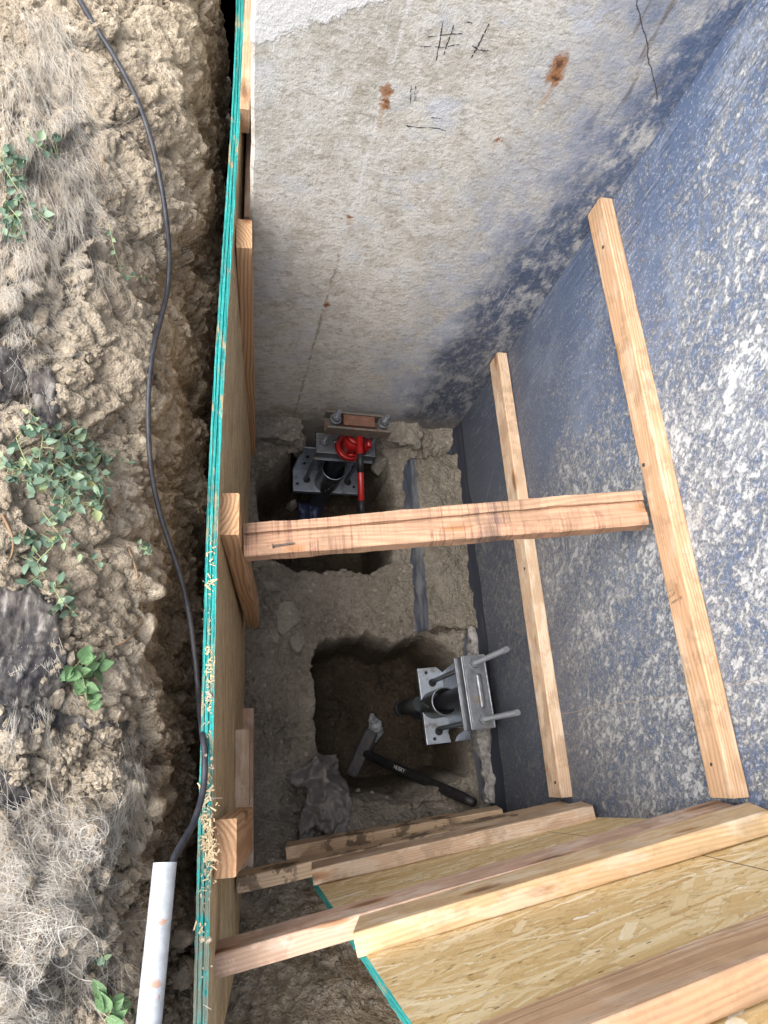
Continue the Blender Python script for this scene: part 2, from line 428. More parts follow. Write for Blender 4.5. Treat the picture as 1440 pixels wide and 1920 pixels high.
def on_floor(px, py, lift=0.0):
    d = ray(px, py).normalized(); h = BF.ray_cast(EYE, d)
    if h[0] is None: return at(px, py, 2.5)
    return h[0] + Vector((0, 0, lift))

# ---------------------------------------------------------------- the two concrete walls
def concrete_mat():
    t = NT('bare_concrete'); p = t.pos(); q = t.sep(p); x, y, z = q[0], q[1], q[2]
    n1 = t.noise(p, 4.5, 5, .6); n2 = t.noise(p, 22, 6, .65); n3 = t.noise(p, 110, 5, .7)
    col = t.ramp(n1, [(.3, (.37, .345, .295)), (.5, (.47, .445, .395)), (.7, (.55, .535, .49))])
    col = t.mix(t.rng(n2, .42, .62, 0, .75), col, (.58, .565, .53)); col = t.mix(t.rng(t.noise(t.map(p, (40, 40, 80), (0, .3, 0)), 1, 6, .75), .50, .62, 0, .7), col, (.29, .262, .215)); col = t.mix(t.rng(t.noise(t.map(p, (55, 55, 90), (0, .5, 0), (3, 3, 3)), 1, 5, .75), .56, .66, 0, .7), col, (.66, .65, .62))
    col = t.mix(t.rng(t.noise(p, 13, 6, .7), .55, .70, 0, .55), col, (.27, .225, .155))
    col = t.mix(t.rng(n3, .55, .72, 0, .5), col, (.24, .215, .175))
    sc = t.vor(t.map(p, (60, 1, 90), (0, .5, 0)), 1, 'Distance')
    col = t.mix(t.rng(sc, .18, .08, 0, .35), col, (.72, .70, .66))
    # pale blue haze of coating remains
    bl = t.noise(t.map(p, (3, 3, 5)), 1.6, 6, .68)
    col = t.mix(t.math('MULTIPLY', t.rng(bl, .52, .66), t.rng(x, .15, .7, .35, .75)), col, (.44, .47, .54))
    # smeared black coating spreading from the corner
    xb = t.n('MapRange', {'Value': z, 'From Min': .3, 'From Max': 1.62, 'To Min': .70, 'To Max': .86}).outputs[0]
    ed = t.math('ADD', t.math('SUBTRACT', x, xb), t.math('MULTIPLY', t.math('SUBTRACT', t.noise(t.map(p, (7, 7, 5), (0, .5, 0)), 1.2, 7, .66), .5), .42))
    tar = t.math('MULTIPLY', t.rng(ed, -.08, .08), t.rng(t.noise(p, 48, 6, .7), .30, .52, .55, 1.0))
    fleck = t.rng(t.math('ADD', t.noise(t.map(p, (26, 1, 15), (0, .6, 0)), 1, 8, .74), t.math('MULTIPLY', t.math('SUBTRACT', t.noise(p, 6, 5, .6), .5), .45)), .46, .66)
    hi = t.rng(z, .2, 1.5, .35, .95)
    tcol = t.mix(t.noise(p, 9, 5, .6), (.040, .046, .062), (.075, .092, .135)); tcol = t.mix(t.rng(z, .3, 1.9), tcol, t.mix(t.noise(p, 6, 5, .6), (.062, .088, .155), (.112, .152, .240)))
    tcol = t.mix(t.math('MULTIPLY', fleck, hi), tcol, (.46, .45, .43))
    scr = t.noise(t.map(p, (120, 1, 6), (0, .62, 0)), 1, 4, .6)
    tcol = t.mix(t.rng(scr, .62, .72, 0, .6), tcol, (.36, .38, .42))
    veil = t.rng(ed, -.34, .03, 0, 1.0)
    col = t.mix(t.math('MULTIPLY', veil, t.rng(n2, .34, .6, .25, 1)), col, (.25, .275, .335))
    col = t.mix(tar, col, tcol)
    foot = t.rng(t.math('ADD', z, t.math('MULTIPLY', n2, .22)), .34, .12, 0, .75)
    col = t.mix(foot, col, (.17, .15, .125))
    # whitewashed strip near the top with a ragged lower edge
    wz = t.math('SUBTRACT', z, t.math('MULTIPLY', x, .50))
    wm = t.rng(t.math('ADD', wz, t.math('MULTIPLY', t.math('SUBTRACT', t.noise(p, 11, 6, .65), .5), .12)), 1.585, 1.597)
    col = t.mix(wm, col, t.mix(n3, (.70, .70, .69), (.58, .575, .56)))
    # form seam with tie holes weeping rust
    sm = t.rng(t.math('ABSOLUTE', t.math('ADD', t.math('SUBTRACT', x, .305), t.math('ADD', t.math('MULTIPLY', t.math('SUBTRACT', z, 1.2), -.036), t.math('MULTIPLY', t.math('SUBTRACT', t.noise(p, 30, 4, .6), .5), .02)))), .007, .001)
    col = t.mix(t.math('MULTIPLY', sm, t.rng(t.noise(p, 34, 4, .7), .42, .56, .12, .75)), col, t.mix(t.rng(z, 1.0, 1.2), (.20, .17, .13), (.60, .59, .58)))
    pn = t.vm('ADD', p, t.vm('SCALE', t.vm('SUBTRACT', t.noise(p, 38, 5, .65, 0, 'Color'), (.5, .5, .5)), .05))
    for (px, py), rr, sx in (((725, 172), .020, 1), ((657, 408), .012, 1), ((613, 572), .015, 1), ((935, 262), .010, 1), ((903, 440), .009, 1), ((1050, 122), .022, .6), ((1040, 148), .016, .6), ((722, 196), .012, .6), ((780, 300), .004, 1)):
        c = on_plane(px, py, 1, YF)
        d = t.vm('LENGTH', t.vm('MULTIPLY', t.vm('SUBTRACT', pn, tuple(c)), (1, 1, sx)), (0, 0, 0))
        rc = t.mix(n3, (.16, .055, .025), (.40, .21, .09))
        run = t.vm('LENGTH', t.vm('MULTIPLY', t.vm('SUBTRACT', pn, (c.x, c.y, c.z - rr * 2.2)), (2.6, 1, .40)), (1, 1, 1))
        col = t.mix(t.rng(run, rr * 1.5, rr * .3, 0, .4), col, (.36, .235, .13))
        col = t.mix(t.rng(d, rr * 1.05, rr * .55, 0, .9), col, rc)
        col = t.mix(t.rng(d, rr * .45, rr * .2, 0, .8), col, (.07, .03, .02))
    # dark gouges at the top
    gg = t.noise(t.map(p, (34, 1, 5), (0, .45, 0)), 1, 4, .6)
    col = t.mix(t.math('MULTIPLY', t.rng(gg, .58, .68, 0, .7), t.math('MULTIPLY', t.rng(x, .48, .6), t.rng(z, 1.52, 1.62))), col, (.13, .11, .09))
    h = t.math('ADD', t.math('MULTIPLY', n2, 1.0), t.math('ADD', t.math('MULTIPLY', n3, .8), t.math('MULTIPLY', wm, .3)))
    return t.done(col, .9, t.bump(h, .006, .8), spec=.2)

def coating_mat(name='black_coating', band=False):
    t = NT(name); p = t.pos(); q = t.sep(p); y, z = q[1], q[2]
    n1 = t.noise(p, 5, 4, .6); n2 = t.noise(p, 75, 5, .65)
    base = t.mix(n1, (.032, .037, .052), (.066, .078, .108))
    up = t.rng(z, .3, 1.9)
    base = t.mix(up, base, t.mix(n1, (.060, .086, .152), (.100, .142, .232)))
    if band:
        s = t.noise(t.map(p, (8, 3, 60)), 1, 4, .6)
        col = t.mix(t.rng(s, .55, .75, 0, .5), (.022, .026, .038), (.12, .12, .125))
        return t.done(col, .6, t.bump(s, .003, .6), spec=.3)
    # dust and scuffed flecks, drawn out in the direction of the trowel
    pr = t.map(p, (1, 1, 1), (math.radians(-52), 0, 0))
    f1 = t.noise(t.map(pr, (1, 34, 52)), 1, 9, .80); f2 = t.noise(t.map(pr, (1, 80, 130)), 1, 5, .7)
    den = t.math('ADD', t.math('MULTIPLY', t.math('SUBTRACT', t.noise(t.map(pr, (1, 2.2, 4)), 1.6, 6, .62), .5), .32), t.rng(z, .0, 1.9, -.03, .06))
    den = t.math('ADD', den, t.rng(t.math('ADD', y, t.math('MULTIPLY', n1, .3)), 1.36, .75, -.06, .035))
    m1 = t.rng(t.math('ADD', f1, den), .52, .62); m2 = t.rng(t.math('ADD', f2, den), .58, .68, 0, .8)
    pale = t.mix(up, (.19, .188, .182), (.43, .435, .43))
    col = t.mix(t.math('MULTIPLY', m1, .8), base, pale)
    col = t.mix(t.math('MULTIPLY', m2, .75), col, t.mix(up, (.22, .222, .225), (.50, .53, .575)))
    # larger scabs of mortar
    pv = t.vm('ADD', p, t.vm('SCALE', t.vm('SUBTRACT', t.noise(p, 24, 6, .75, 0, 'Color'), (.5, .5, .5)), .13))
    sv = t.vor(pv, 8.5, 'Distance'); sk = t.sep(t.vor(pv, 8.5, 'Color'))[0]
    sm = t.math('MULTIPLY', t.rng(sv, t.math('MULTIPLY', sk, .40), t.math('MULTIPLY', sk, .26)), t.rng(z, .8, 1.5))
    sm = t.math('MULTIPLY', sm, t.rng(sk, .45, .55))
    col = t.mix(t.math('MULTIPLY', sm, t.rng(n2, .3, .5, .4, .95)), col, t.mix(n2, (.32, .305, .28), (.48, .47, .45)))
    sm_ = t.noise(t.map(pr, (1, 3, 7)), 1.3, 5, .6); col = t.mix(t.math('MULTIPLY', t.rng(sm_, .50, .70, 0, .4), up), col, (.34, .37, .42))
    f3 = t.noise(p, 150, 4, .75)
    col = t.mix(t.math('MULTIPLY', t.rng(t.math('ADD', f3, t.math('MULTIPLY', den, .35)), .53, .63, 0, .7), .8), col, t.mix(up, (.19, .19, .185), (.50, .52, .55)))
    ln = t.noise(t.map(pr, (1, 2, 260)), 1, 3, .5)
    col = t.mix(t.math('MULTIPLY', t.rng(ln, .70, .76), .5), col, (.5, .53, .57))
    # trowel drags running down into the corner
    st = t.noise(t.map(p, (1, 150, 7), (math.radians(38), 0, 0)), 1, 5, .65); cor = t.rng(t.math('ADD', y, t.math('MULTIPLY', n1, .3)), 1.05, 1.42)
    col = t.mix(t.math('MULTIPLY', cor, t.rng(st, .36, .5, .85, .0)), col, t.mix(up, (.030, .036, .055), (.050, .078, .155)))
    col = t.mix(t.math('MULTIPLY', cor, t.rng(st, .60, .70, 0, .7)), col, (.36, .38, .42))
    rs = t.vm('LENGTH', t.vm('SUBTRACT', t.vm('ADD', p, t.vm('SCALE', t.noise(p, 40, 4, .6, 0, 'Color'), .05)), (.99, 1.25, .085)), (0, 0, 0))
    col = t.mix(t.rng(rs, .04, .02, 0, .8), col, (.28, .12, .05))
    h = t.math('ADD', t.math('ADD', m1, sm), t.math('MULTIPLY', n2, .5))
    return t.done(col, t.mix(m1, (.5, .5, .5), (.85, .85, .85)), t.bump(h, .004, .8), spec=.35)

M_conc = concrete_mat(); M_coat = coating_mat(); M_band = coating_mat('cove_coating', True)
TOP = 2.9
# far wall: its left end stands a little off the sheet and leans with the pour
V = []; Fc = []
NZ = 60
for k in range(NZ + 1):
    z = -.30 + (TOP + .3) * k / NZ
    xe = .022 + .035 * (H - z - .6) + noise.noise(Vector((1, 2, z * 9))) * .006 + noise.noise(Vector((1, 5, z * 30))) * .003
    xe = min(max(xe, .0), .105)
    for (x, y) in ((XR + .30, YF), (xe + .008, YF), (xe, YF + .008), (xe + .03, YF + .9), (XR + .30, YF + .9)):
        V.append((x, y, z))
for k in range(NZ):
    for i in range(5):
        a, b = k * 5 + i, k * 5 + (i + 1) % 5; Fc.append((a, b, b + 5, a + 5))
Fc.append((0, 4, 3, 2, 1)); Fc.append(tuple(NZ * 5 + i for i in range(5)))
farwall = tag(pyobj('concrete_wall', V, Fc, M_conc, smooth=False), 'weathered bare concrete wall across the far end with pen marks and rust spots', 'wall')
bm = bmesh.new(); box(bm, (XR + .15, .42 - .45, (TOP - .3) / 2), (.30, 1.834 + .9, TOP + .3))
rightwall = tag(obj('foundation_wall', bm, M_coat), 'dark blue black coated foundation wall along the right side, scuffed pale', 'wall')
# smooth tar fillet where the wall meets the footing
V = []; Fc = []
for j in range(90):
    y = YF - .002 - j * .0176
    for k in range(7):
        a = k / 6 * math.pi / 2
        w = .055 + .012 * noise.noise(Vector((y * 5, 0, 0))); hh = .13 + .03 * noise.noise(Vector((y * 6, 4, 0)))
        V.append((XR - .0005 - w * (1 - math.sin(a)), y, .045 + hh * (1 - math.cos(a)) - .04))
for j in range(89):
    for k in range(6):
        a = j * 7 + k; Fc.append((a, a + 7, a + 8, a + 1))
pyobj('tar_fillet', V, Fc, M_band, rightwall)

M_ink = plain('marker_ink', (.028, .026, .045), .5, .5, 200)
M_crack = plain('crack_shadow', (.05, .045, .04), .9, .3, 100)
def jag(pts, n, amp, seed):
    R = random.Random(seed); out = []
    for (a, b), (c, d) in zip(pts, pts[1:]):
        for k in range(n): out.append((a + (c - a) * k / n + R.uniform(-amp, amp), b + (d - b) * k / n + R.uniform(-amp, amp)))
    out.append(pts[-1]); return out
def strokes(name, lines, wpx, mat, ax, v, parent, uneven=0.0):
    bm = bmesh.new(); R = random.Random(int(lines[0][0][0])); w0 = wpx
    for ln in lines:
        if uneven: ln = jag(ln, 6, uneven, int(ln[0][1]))
        P = [on_plane(x, y, ax, v) for x, y in ln]
        for a, b in zip(P, P[1:]):
            if uneven and R.random() < .16: continue
            wpx = w0 * (R.uniform(.35, 1.35) if uneven else 1)
            d = (b - a); nrm = Vector((0, -1, 0)) if ax == 1 else Vector((-1, 0, 0))
            s = d.cross(nrm).normalized() * wpx * .5
            d = d.normalized() * wpx * .3
            q = [bm.verts.new(c + nrm * .0009) for c in (a - s - d, b - s * .7 + d, b + s * .7 + d, a + s - d)]
            bm.faces.new(q)
    return obj(name, bm, mat, parent)
strokes('pen_mark', [[(830, 38), (826, 70), (818, 112)], [(850, 48), (843, 70), (832, 102)], [(798, 69), (830, 65), (866, 62)], [(788, 87), (830, 88), (862, 83)]], .0022, M_ink, 1, YF, farwall, .7)
strokes('pen_mark', [[(873, 40), (888, 43)], [(917, 45), (905, 68), (893, 92), (880, 113)], [(886, 85), (898, 93), (910, 95), (918, 93)]], .0024, M_ink, 1, YF, farwall, .7)
strokes('pen_mark', [[(771, 159), (770, 175), (770, 193)], [(780, 160), (778, 174), (778, 188)]], .0021, M_ink, 1, YF, farwall, .7)
strokes('pen_mark', [[(807, 220), (830, 222)], [(763, 236), (790, 239), (820, 240), (836, 245)], [(763, 234), (772, 244)]], .0023, M_ink, 1, YF, farwall, .7)
strokes('crack', [jag([(1192, -20), (1199, 35), (1213, 78), (1215, 112), (1228, 155), (1231, 186)], 6, 2.0, 3)], .0021, M_crack, 1, YF, farwall)
strokes('crack', [jag([(1046, 1338), (1180, 1316), (1290, 1302)], 8, 2.0, 5), jag([(1335, 1293), (1450, 1268)], 5, 2.0, 6)], .0016, plain('pale_crack', (.30, .24, .19), .9, .3), 0, XR, rightwall)


# ---------------------------------------------------------------- footing and loose rock
def refine(bm, res):
    bmesh.ops.triangulate(bm, faces=bm.faces[:])
    for _ in range(7):
        es = [e for e in bm.edges if e.calc_length() > res * 1.6]
        if not es: break
        bmesh.ops.subdivide_edges(bm, edges=es, cuts=1); bmesh.ops.triangulate(bm, faces=bm.faces[:])
def roughen(bm, seed, amp, calm=None):
    bm.normal_update(); mv = []
    for v in bm.verts:
        p = v.co + Vector((seed, seed * .7, 0)); n = v.normal
        d = fbm(p * 9, 4) * amp * 1.2 + (.4 - clod(p * 24)) * amp * 1.1 + (.4 - clod(p * 60)) * amp * .5
        if calm and calm(n): d *= .3
        mv.append((v, n * d))
    for v, d in mv: v.co += d
M_rock = soil('pale_rock', (.13, .115, .095), (.205, .185, .155), (.30, .275, .235), .7)
M_ledge = soil('crumbled_concrete', (.10, .087, .069), (.158, .14, .113), (.245, .222, .184), 1.2)
M_foot = NT('footing_face'); _p = M_foot.pos()
M_foot = M_foot.done(M_foot.mix(M_foot.rng(M_foot.noise(M_foot.map(_p, (6, 6, 40)), 1, 5, .6), .4, .62), (.050, .058, .080), (.12, .125, .135)), .7, M_foot.bump(M_foot.noise(_p, 60, 5, .6), .003), spec=.3)
t = NT('broken_concrete'); _p = t.pos()
_f = t.noise(t.map(_p, (60, 60, 9)), 1, 6, .7)
M_broken = t.done(t.ramp(_f, [(.3, (.13, .125, .12)), (.5, (.25, .24, .23)), (.7, (.40, .385, .37))]), .9, t.bump(_f, .012, 1), spec=.2)

bm = bmesh.new()
_pf = [(.722, -.34), (.728, -.01), (.770, .070), (.985, .070), (.985, -.34)]
_ra = [bm.verts.new((x, 1.20 + (.03 if x > .8 else 0), z)) for x, z in _pf]; _rb = [bm.verts.new((x, .465, z)) for x, z in _pf]
for i in range(5): bm.faces.new((_ra[i], _ra[(i + 1) % 5], _rb[(i + 1) % 5], _rb[i]))
bm.faces.new(_ra[::-1]); bm.faces.new(_rb); bmesh.ops.recalc_face_normals(bm, faces=bm.faces[:])
refine(bm, .016); roughen(bm, 3.1, .020, lambda n: n.x < -.6 and n.z < .75)
for f in bm.faces: f.material_index = 1 if f.normal.x < -.45 and f.calc_center_median().x < .772 else 0
foot = tag(obj('concrete_footing', bm, [M_ledge, M_foot], smooth=True), 'crumbled footing ledge with coated edge at the base of the right wall', 'footing')
bm = bmesh.new(); box(bm, (.988, .16, -.24), (.12, .68, .62), bev=.02)
refine(bm, .014); roughen(bm, 7.7, .022)
bf = tag(obj('broken_footing', bm, M_broken, smooth=True), 'broken grey footing face behind the bracket on the right wall', 'footing')
bm = bmesh.new(); box(bm, (.185, 1.315, -.06), (.25, .16, .30), bev=.03)
for v in bm.verts:                                             # arched underside above the dug hole
    if v.co.z < -.05: v.co.z = -.02 - .16 * sstep(.26, .1, v.co.x)
refine(bm, .015); roughen(bm, 5.3, .024)
tag(obj('broken_footing', bm, M_rock, smooth=True), 'pale chipped footing lump under the far wall, left of the red jack', 'footing')
bm = bmesh.new(); box(bm, (.71, 1.315, -.03), (.20, .14, .22), bev=.03)
refine(bm, .015); roughen(bm, 9.1, .024)
tag(obj('broken_footing', bm, M_rock, smooth=True), 'chipped footing lump under the far wall, right of the red jack', 'footing')

def rock(label, loc, s, seed, mat=M_rock, group=None, flat=1.0, rz=0.0):
    bm = bmesh.new(); bmesh.ops.create_icosphere(bm, subdivisions=4, radius=1)
    R = random.Random(seed)
    cuts = [(Vector((R.gauss(0, 1), R.gauss(0, 1), R.gauss(0, 1))).normalized(), R.uniform(.5, .85)) for _ in range(11)]
    for v in bm.verts:
        for n, d in cuts:
            e = v.co.dot(n) - d
            if e > 0: v.co -= n * e * .92
    for v in bm.verts:
        p = v.co + Vector((seed * 3.1, 0, 0))
        v.co *= 1 + .10 * fbm(p * 1.6, 4) + .10 * (.4 - clod(p * 4))
        v.co = Vector((v.co.x * s[0], v.co.y * s[1], v.co.z * s[2]))
    o = obj('rock', bm, mat, smooth=True); o.location = loc; o.rotation_euler = (R.uniform(-.3, .3), R.uniform(-.3, .3), rz)
    return tag(o, label, 'rock', group)

# ---------------------------------------------------------------- lumber
M_fir = wood('fir_lumber', (.44, .295, .18), (.28, .16, .09), dirt=.30, pale=.2)
M_fir2 = wood('fir_lumber_grey', (.44, .325, .225), (.30, .20, .13), tone=.4, pale=.3, dirt=.3)
M_stud = wood('fir_stud', (.48, .305, .175), (.25, .13, .06), ring=170., tone=.75)
M_blond = wood('blond_lumber', (.51, .375, .22), (.37, .24, .12), tone=.55, pale=.35, dirt=.22)
M_pink = wood('stained_fir', (.46, .315, .23), (.30, .185, .125), tone=.45, pale=.35, dirt=.3)
M_dirty = wood('dirty_lumber', (.47, .35, .235), (.30, .20, .12), tone=.45, dirt=.95)
M_rough = wood('rough_sawn_fir', (.37, .235, .155), (.23, .13, .082), tone=.5, saw=.75, dirt=.35, rough=.85)
M_iron = plain('dark_nail_steel', (.10, .085, .075), .5, .4, 300, metal=.7)

def frame(a, b, nrm):                       # matrix whose X runs a->b and whose Z is nearest nrm
    a = Vector(a); b = Vector(b); X = (b - a).normalized(); N = Vector(nrm); Y = N.cross(X).normalized(); Z = X.cross(Y)
    m = Matrix((X, Y, Z)).transposed().to_4x4(); m.translation = (a + b) / 2; return m, (b - a).length
def board(name, label, a, b, w, h, nrm, mat, cat='board', group=None, rough=0.0, seed=1, skew=0.0):
    # a, b: ends of the centre line; w across, h along nrm
    m, L = frame(a, b, nrm)
    bm = bmesh.new(); n = max(4, int(L / .03))
    R = random.Random(seed); rr = .0035; prof = []
    for sx, sy in ((-1, -1), (1, -1), (1, 1), (-1, 1)):
        cx, cy = sx * (w / 2 - rr), sy * (h / 2 - rr)
        for k in range(3):
            a0 = {(-1, -1): math.pi, (1, -1): 1.5 * math.pi, (1, 1): 0, (-1, 1): .5 * math.pi}[(sx, sy)] + k * math.pi / 4
            prof.append((cx + rr * math.cos(a0), cy + rr * math.sin(a0)))
    rings = []
    for i in range(n + 1):
        x = -L / 2 + L * i / n; ring = []
        bowy = .002 * math.sin(x * 2.1 + seed); bowz = .0015 * math.sin(x * 2.7 + seed * 2)
        for (y, z) in prof:
            p = Vector((x * 9 + seed * 5, y * 40, z * 40))
            d = noise.noise(p) * (.0008 + rough) + noise.noise(p * 4) * (.0003 + rough * .5)
            sk = skew * (y / w) if i in (0, n) else 0
            ring.append(bm.verts.new((x + sk, (y + bowy) * (1 + d / w), (z + bowz) + d * (1 if z > 0 else -1))))
        rings.append(ring)
    k = len(prof)
    for i in range(n):
        for j in range(k):
            f = bm.faces.new((rings[i][j], rings[i][(j + 1) % k], rings[i + 1][(j + 1) % k], rings[i + 1][j])); f.smooth = (j % 3) != 2
    bm.faces.new(rings[0][::-1]); bm.faces.new(rings[-1])
    bmesh.ops.recalc_face_normals(bm, faces=bm.faces[:])
    o = obj(name, bm, mat); o.matrix_world = m
    return tag(o, label, cat, group)
def nail_head(parent, wpos, nrm, r=.0042):
    bm = bmesh.new(); n = Vector(nrm).normalized(); p = parent.matrix_world.inverted() @ Vector(wpos)
    n = parent.matrix_world.to_3x3().inverted() @ n
    cyl(bm, p - n * .004, p + n * .0012, r, 10)
    return obj('screw_head', bm, M_iron, parent)
def Z(D): return H - D

# walers on the right wall: 38 mm off the wall, 65 to 80 mm tall
w1 = board('waler', 'long upper timber fixed along the scuffed blue right wall, holding the strut', (XR - .0195, -.105, Z(1.234)), (XR - .0195, YF - .004, Z(1.234)), .067, .038, (-1, 0, 0), M_fir, 'timber', seed=2, skew=.0)
w2 = board('waler', 'lower greyer timber along the right wall, passing below the strut', (XR - .0195, -.125, Z(1.955)), (XR - .0195, YF - .004, Z(1.955)), .080, .038, (-1, 0, 0), M_fir2, 'timber', seed=3)
for yy in (-.06, -.045, .60, 1.2): nail_head(w1, (XR - .0385, yy, Z(1.234) + .02 * math.sin(yy * 60)), (-1, 0, 0))
for yy in (-.085, .55, 1.22): nail_head(w2, (XR - .0385, yy, Z(1.955) + .018 * math.sin(yy * 50)), (-1, 0, 0))
# strut of rough sawn timber with a stepped upper face
def strut():
    a = Vector((.043, .475, Z(1.445))); b = Vector((.9315, .502, Z(1.295)))
    m, L = frame(a, b, (0, 0, 1)); bm = bmesh.new(); n = 70; rings = []
    prof = [(-.040, -.022), (.040, -.022), (.040, .016), (.0385, .0195), (.020, .0215), (.0155, .0205), (.0150, .0105), (.0115, .0105), (.0105, .0160), (-.0115, .0170), (-.0125, .0205), (-.015, .0212), (-.037, .0195), (-.040, .017)]
    for i in range(n + 1):
        x = -L / 2 + L * i / n; u = i / n; ring = []
        for j, (y, z) in enumerate(prof):
            p = Vector((x * 14, y * 60, z * 60)); d = noise.noise(p) * .0016 + noise.noise(p * 4) * .0008
            dip = (.003 if 6 <= j <= 9 else 0) * (math.sin(u * 3 + .4))
            yy = y * (1 + .06 * math.sin(x * 5)) + .004 * math.sin(x * 3.2) + d * 1.2
            ring.append(bm.verts.new((x, yy, z + d - dip + .003 * math.sin(x * 4 + 1))))
        rings.append(ring)
    k = len(prof)
    for i in range(n):
        for j in range(k): bm.faces.new((rings[i][j], rings[i][(j + 1) % k], rings[i + 1][(j + 1) % k], rings[i + 1][j]))
    bm.faces.new(rings[0][::-1]); bm.faces.new(rings[-1]); bmesh.ops.recalc_face_normals(bm, faces=bm.faces[:])
    o = obj('timber_strut', bm, M_rough); o.matrix_world = m
    return tag(o, 'rough sawn timber strut wedged across the pit at mid height, with dark saw marks', 'timber')
st = strut()
bm = bmesh.new()
pn = [st.matrix_world @ Vector(q) for q in ((-.388, -.0255, .0245), (-.343, -.0225, .0240))]
cyl(bm, pn[0], pn[1], .0022, 8); cyl(bm, pn[0] - (pn[1] - pn[0]) * .04, pn[0], .0048, 10)
tag(obj('nail', bm, M_iron), 'bent dark nail lying on the left end of the strut', 'nail')

# cleats standing against the left sheet
def panel_x(y, z): return panel_bow(y) + .075 * max(0, (H - 1.3) - z)
def cleat(label, y0, y1, zt, zb, tilt, mat, seed, dx=.0):
    yc = (y0 + y1) / 2
    xt = panel_x(yc, zt) + .020 + dx
    a = Vector((xt, yc, zt)); b = Vector((xt + tilt * (zt - zb), yc, zb))
    return board('cleat', label, a, b, y1 - y0, .038, (1, 0, tilt), mat, 'timber', seed=seed)
cA = cleat('tall upright timber against the left sheet, nearest the far wall', 1.183, 1.270, Z(1.345), Z(2.55), .055, M_stud, 11)
cB = cleat('upright timber on the left sheet bearing the end of the strut', .454, .545, Z(1.34), Z(2.33), .090, M_stud, 12)
cC = cleat('short upright timber near the top of the left sheet, with wood chips on its end', -.168, -.075, Z(1.34), Z(1.70), .115, M_stud, 13)
board('block', 'short scrap block lying flat against the left sheet, above a second block', (panel_x(.01, Z(1.96)) + .0195, -.083, Z(1.975)), (panel_x(.01, Z(1.96)) + .0195, .107, Z(1.975)), .07, .038, (1, 0, .075), M_fir2, 'timber', seed=14)
board('block', 'lower longer scrap block at the foot of the left sheet, half hidden', (panel_x(.0, Z(2.4)) + .0195, -.28, Z(2.44)), (panel_x(.0, Z(2.4)) + .0195, .199, Z(2.44)), .089, .038, (1, 0, .075), M_pink, 'timber', seed=15)
board('ledger', 'weathered timber along the sheet top beside the far wall corner', (.033, 1.57, Z(1.325)), (.050, 2.40, Z(1.325)), .07, .026, (1, 0, 0), M_fir, 'timber', seed=16)
board('ledger', 'lower brown timber in the gap left of the far wall corner', (.046, 1.37, Z(1.48)), (.060, 2.2, Z(1.48)), .08, .024, (1, 0, 0), M_pink, 'timber', seed=17)

# ---------------------------------------------------------------- sheets
OC = [(.0, (.36, .215, .085)), (.25, (.58, .40, .175)), (.62, (.68, .515, .275)), (.90, (.75, .62, .39)), (1.0, (.86, .82, .71))]
OC2 = [(.0, (.27, .19, .10)), (.3, (.40, .29, .165)), (.62, (.50, .375, .22)), (.84, (.57, .44, .28)), (1.0, (.64, .53, .37))]
M_osbN = osb('strand_board', (0, 2), OC, None, 4, .92, line=.215)
M_osbL = osb('strand_board_grey', (1, 2), OC2, None, 9, 1.1, grime=.3)
M_tealL = teal_edge('teal_edge_paint', 0, 1, .75); M_tealN = teal_edge('teal_edge_paint_upright', 1, 2)
def left_sheet():
    bm = bmesh.new(); ya, yb = -.47, 2.44; n = 240; th = .022; rows = []; hts = [Z(2.55), Z(2.2), Z(1.9), Z(1.6), Z(1.3)]
    for i in range(n + 1):
        y = ya + (yb - ya) * i / n; jz = noise.noise(Vector((y * 7, 1, 1))) * .002 + noise.noise(Vector((y * 60, 1, 4))) * .0012; r = []
        for z in hts:
            x = panel_x(y, z); jj = noise.noise(Vector((y * 50, 2, 2))) * .0012 if z == hts[-1] else 0
            r.append((bm.verts.new((x + jj, y, z + (jz if z == hts[-1] else 0))), bm.verts.new((x - th + jj, y, z + (jz if z == hts[-1] else 0)))))
        # two grooves along the top edge where the sheets are laminated
        x = panel_x(y, hts[-1]); e = []
        for q, dz in ((.34, 0), (.40, -.004), (.46, 0), (.70, 0), (.74, -.003), (.78, 0)):
            e.append(bm.verts.new((x - th * q + noise.noise(Vector((y * 30, q * 9, 2))) * .0008, y, hts[-1] + jz + dz + noise.noise(Vector((y * 90, q * 30, 2))) * .0012)))
        rows.append((r, e))
    for (r, e), (r2, e2) in zip(rows, rows[1:]):
        for k in range(4):
            bm.faces.new((r[k][0], r[k + 1][0], r2[k + 1][0], r2[k][0])); bm.faces.new((r[k][1], r2[k][1], r2[k + 1][1], r[k + 1][1]))
        top = [r[4][0]] + e + [r[4][1]]; top2 = [r2[4][0]] + e2 + [r2[4][1]]
        for k in range(len(top) - 1): bm.faces.new((top[k], top[k + 1], top2[k + 1], top2[k])).material_index = 1
        bm.faces.new((r[0][0], r2[0][0], r2[0][1], r[0][1])).material_index = 1
    for r, e in (rows[0], rows[-1]):
        for k in range(4): bm.faces.new((r[k][0], r[k][1], r[k + 1][1], r[k + 1][0])).material_index = 1
        bm.faces.new([r[4][0]] + e + [r[4][1]]).material_index = 1
    bmesh.ops.recalc_face_normals(bm, faces=bm.faces[:])
    return tag(obj('shoring_sheet', bm, [M_osbL, M_tealL]), 'long strand board sheet on edge along the soil bank, teal painted top edge', 'wood sheet')
left_sheet()

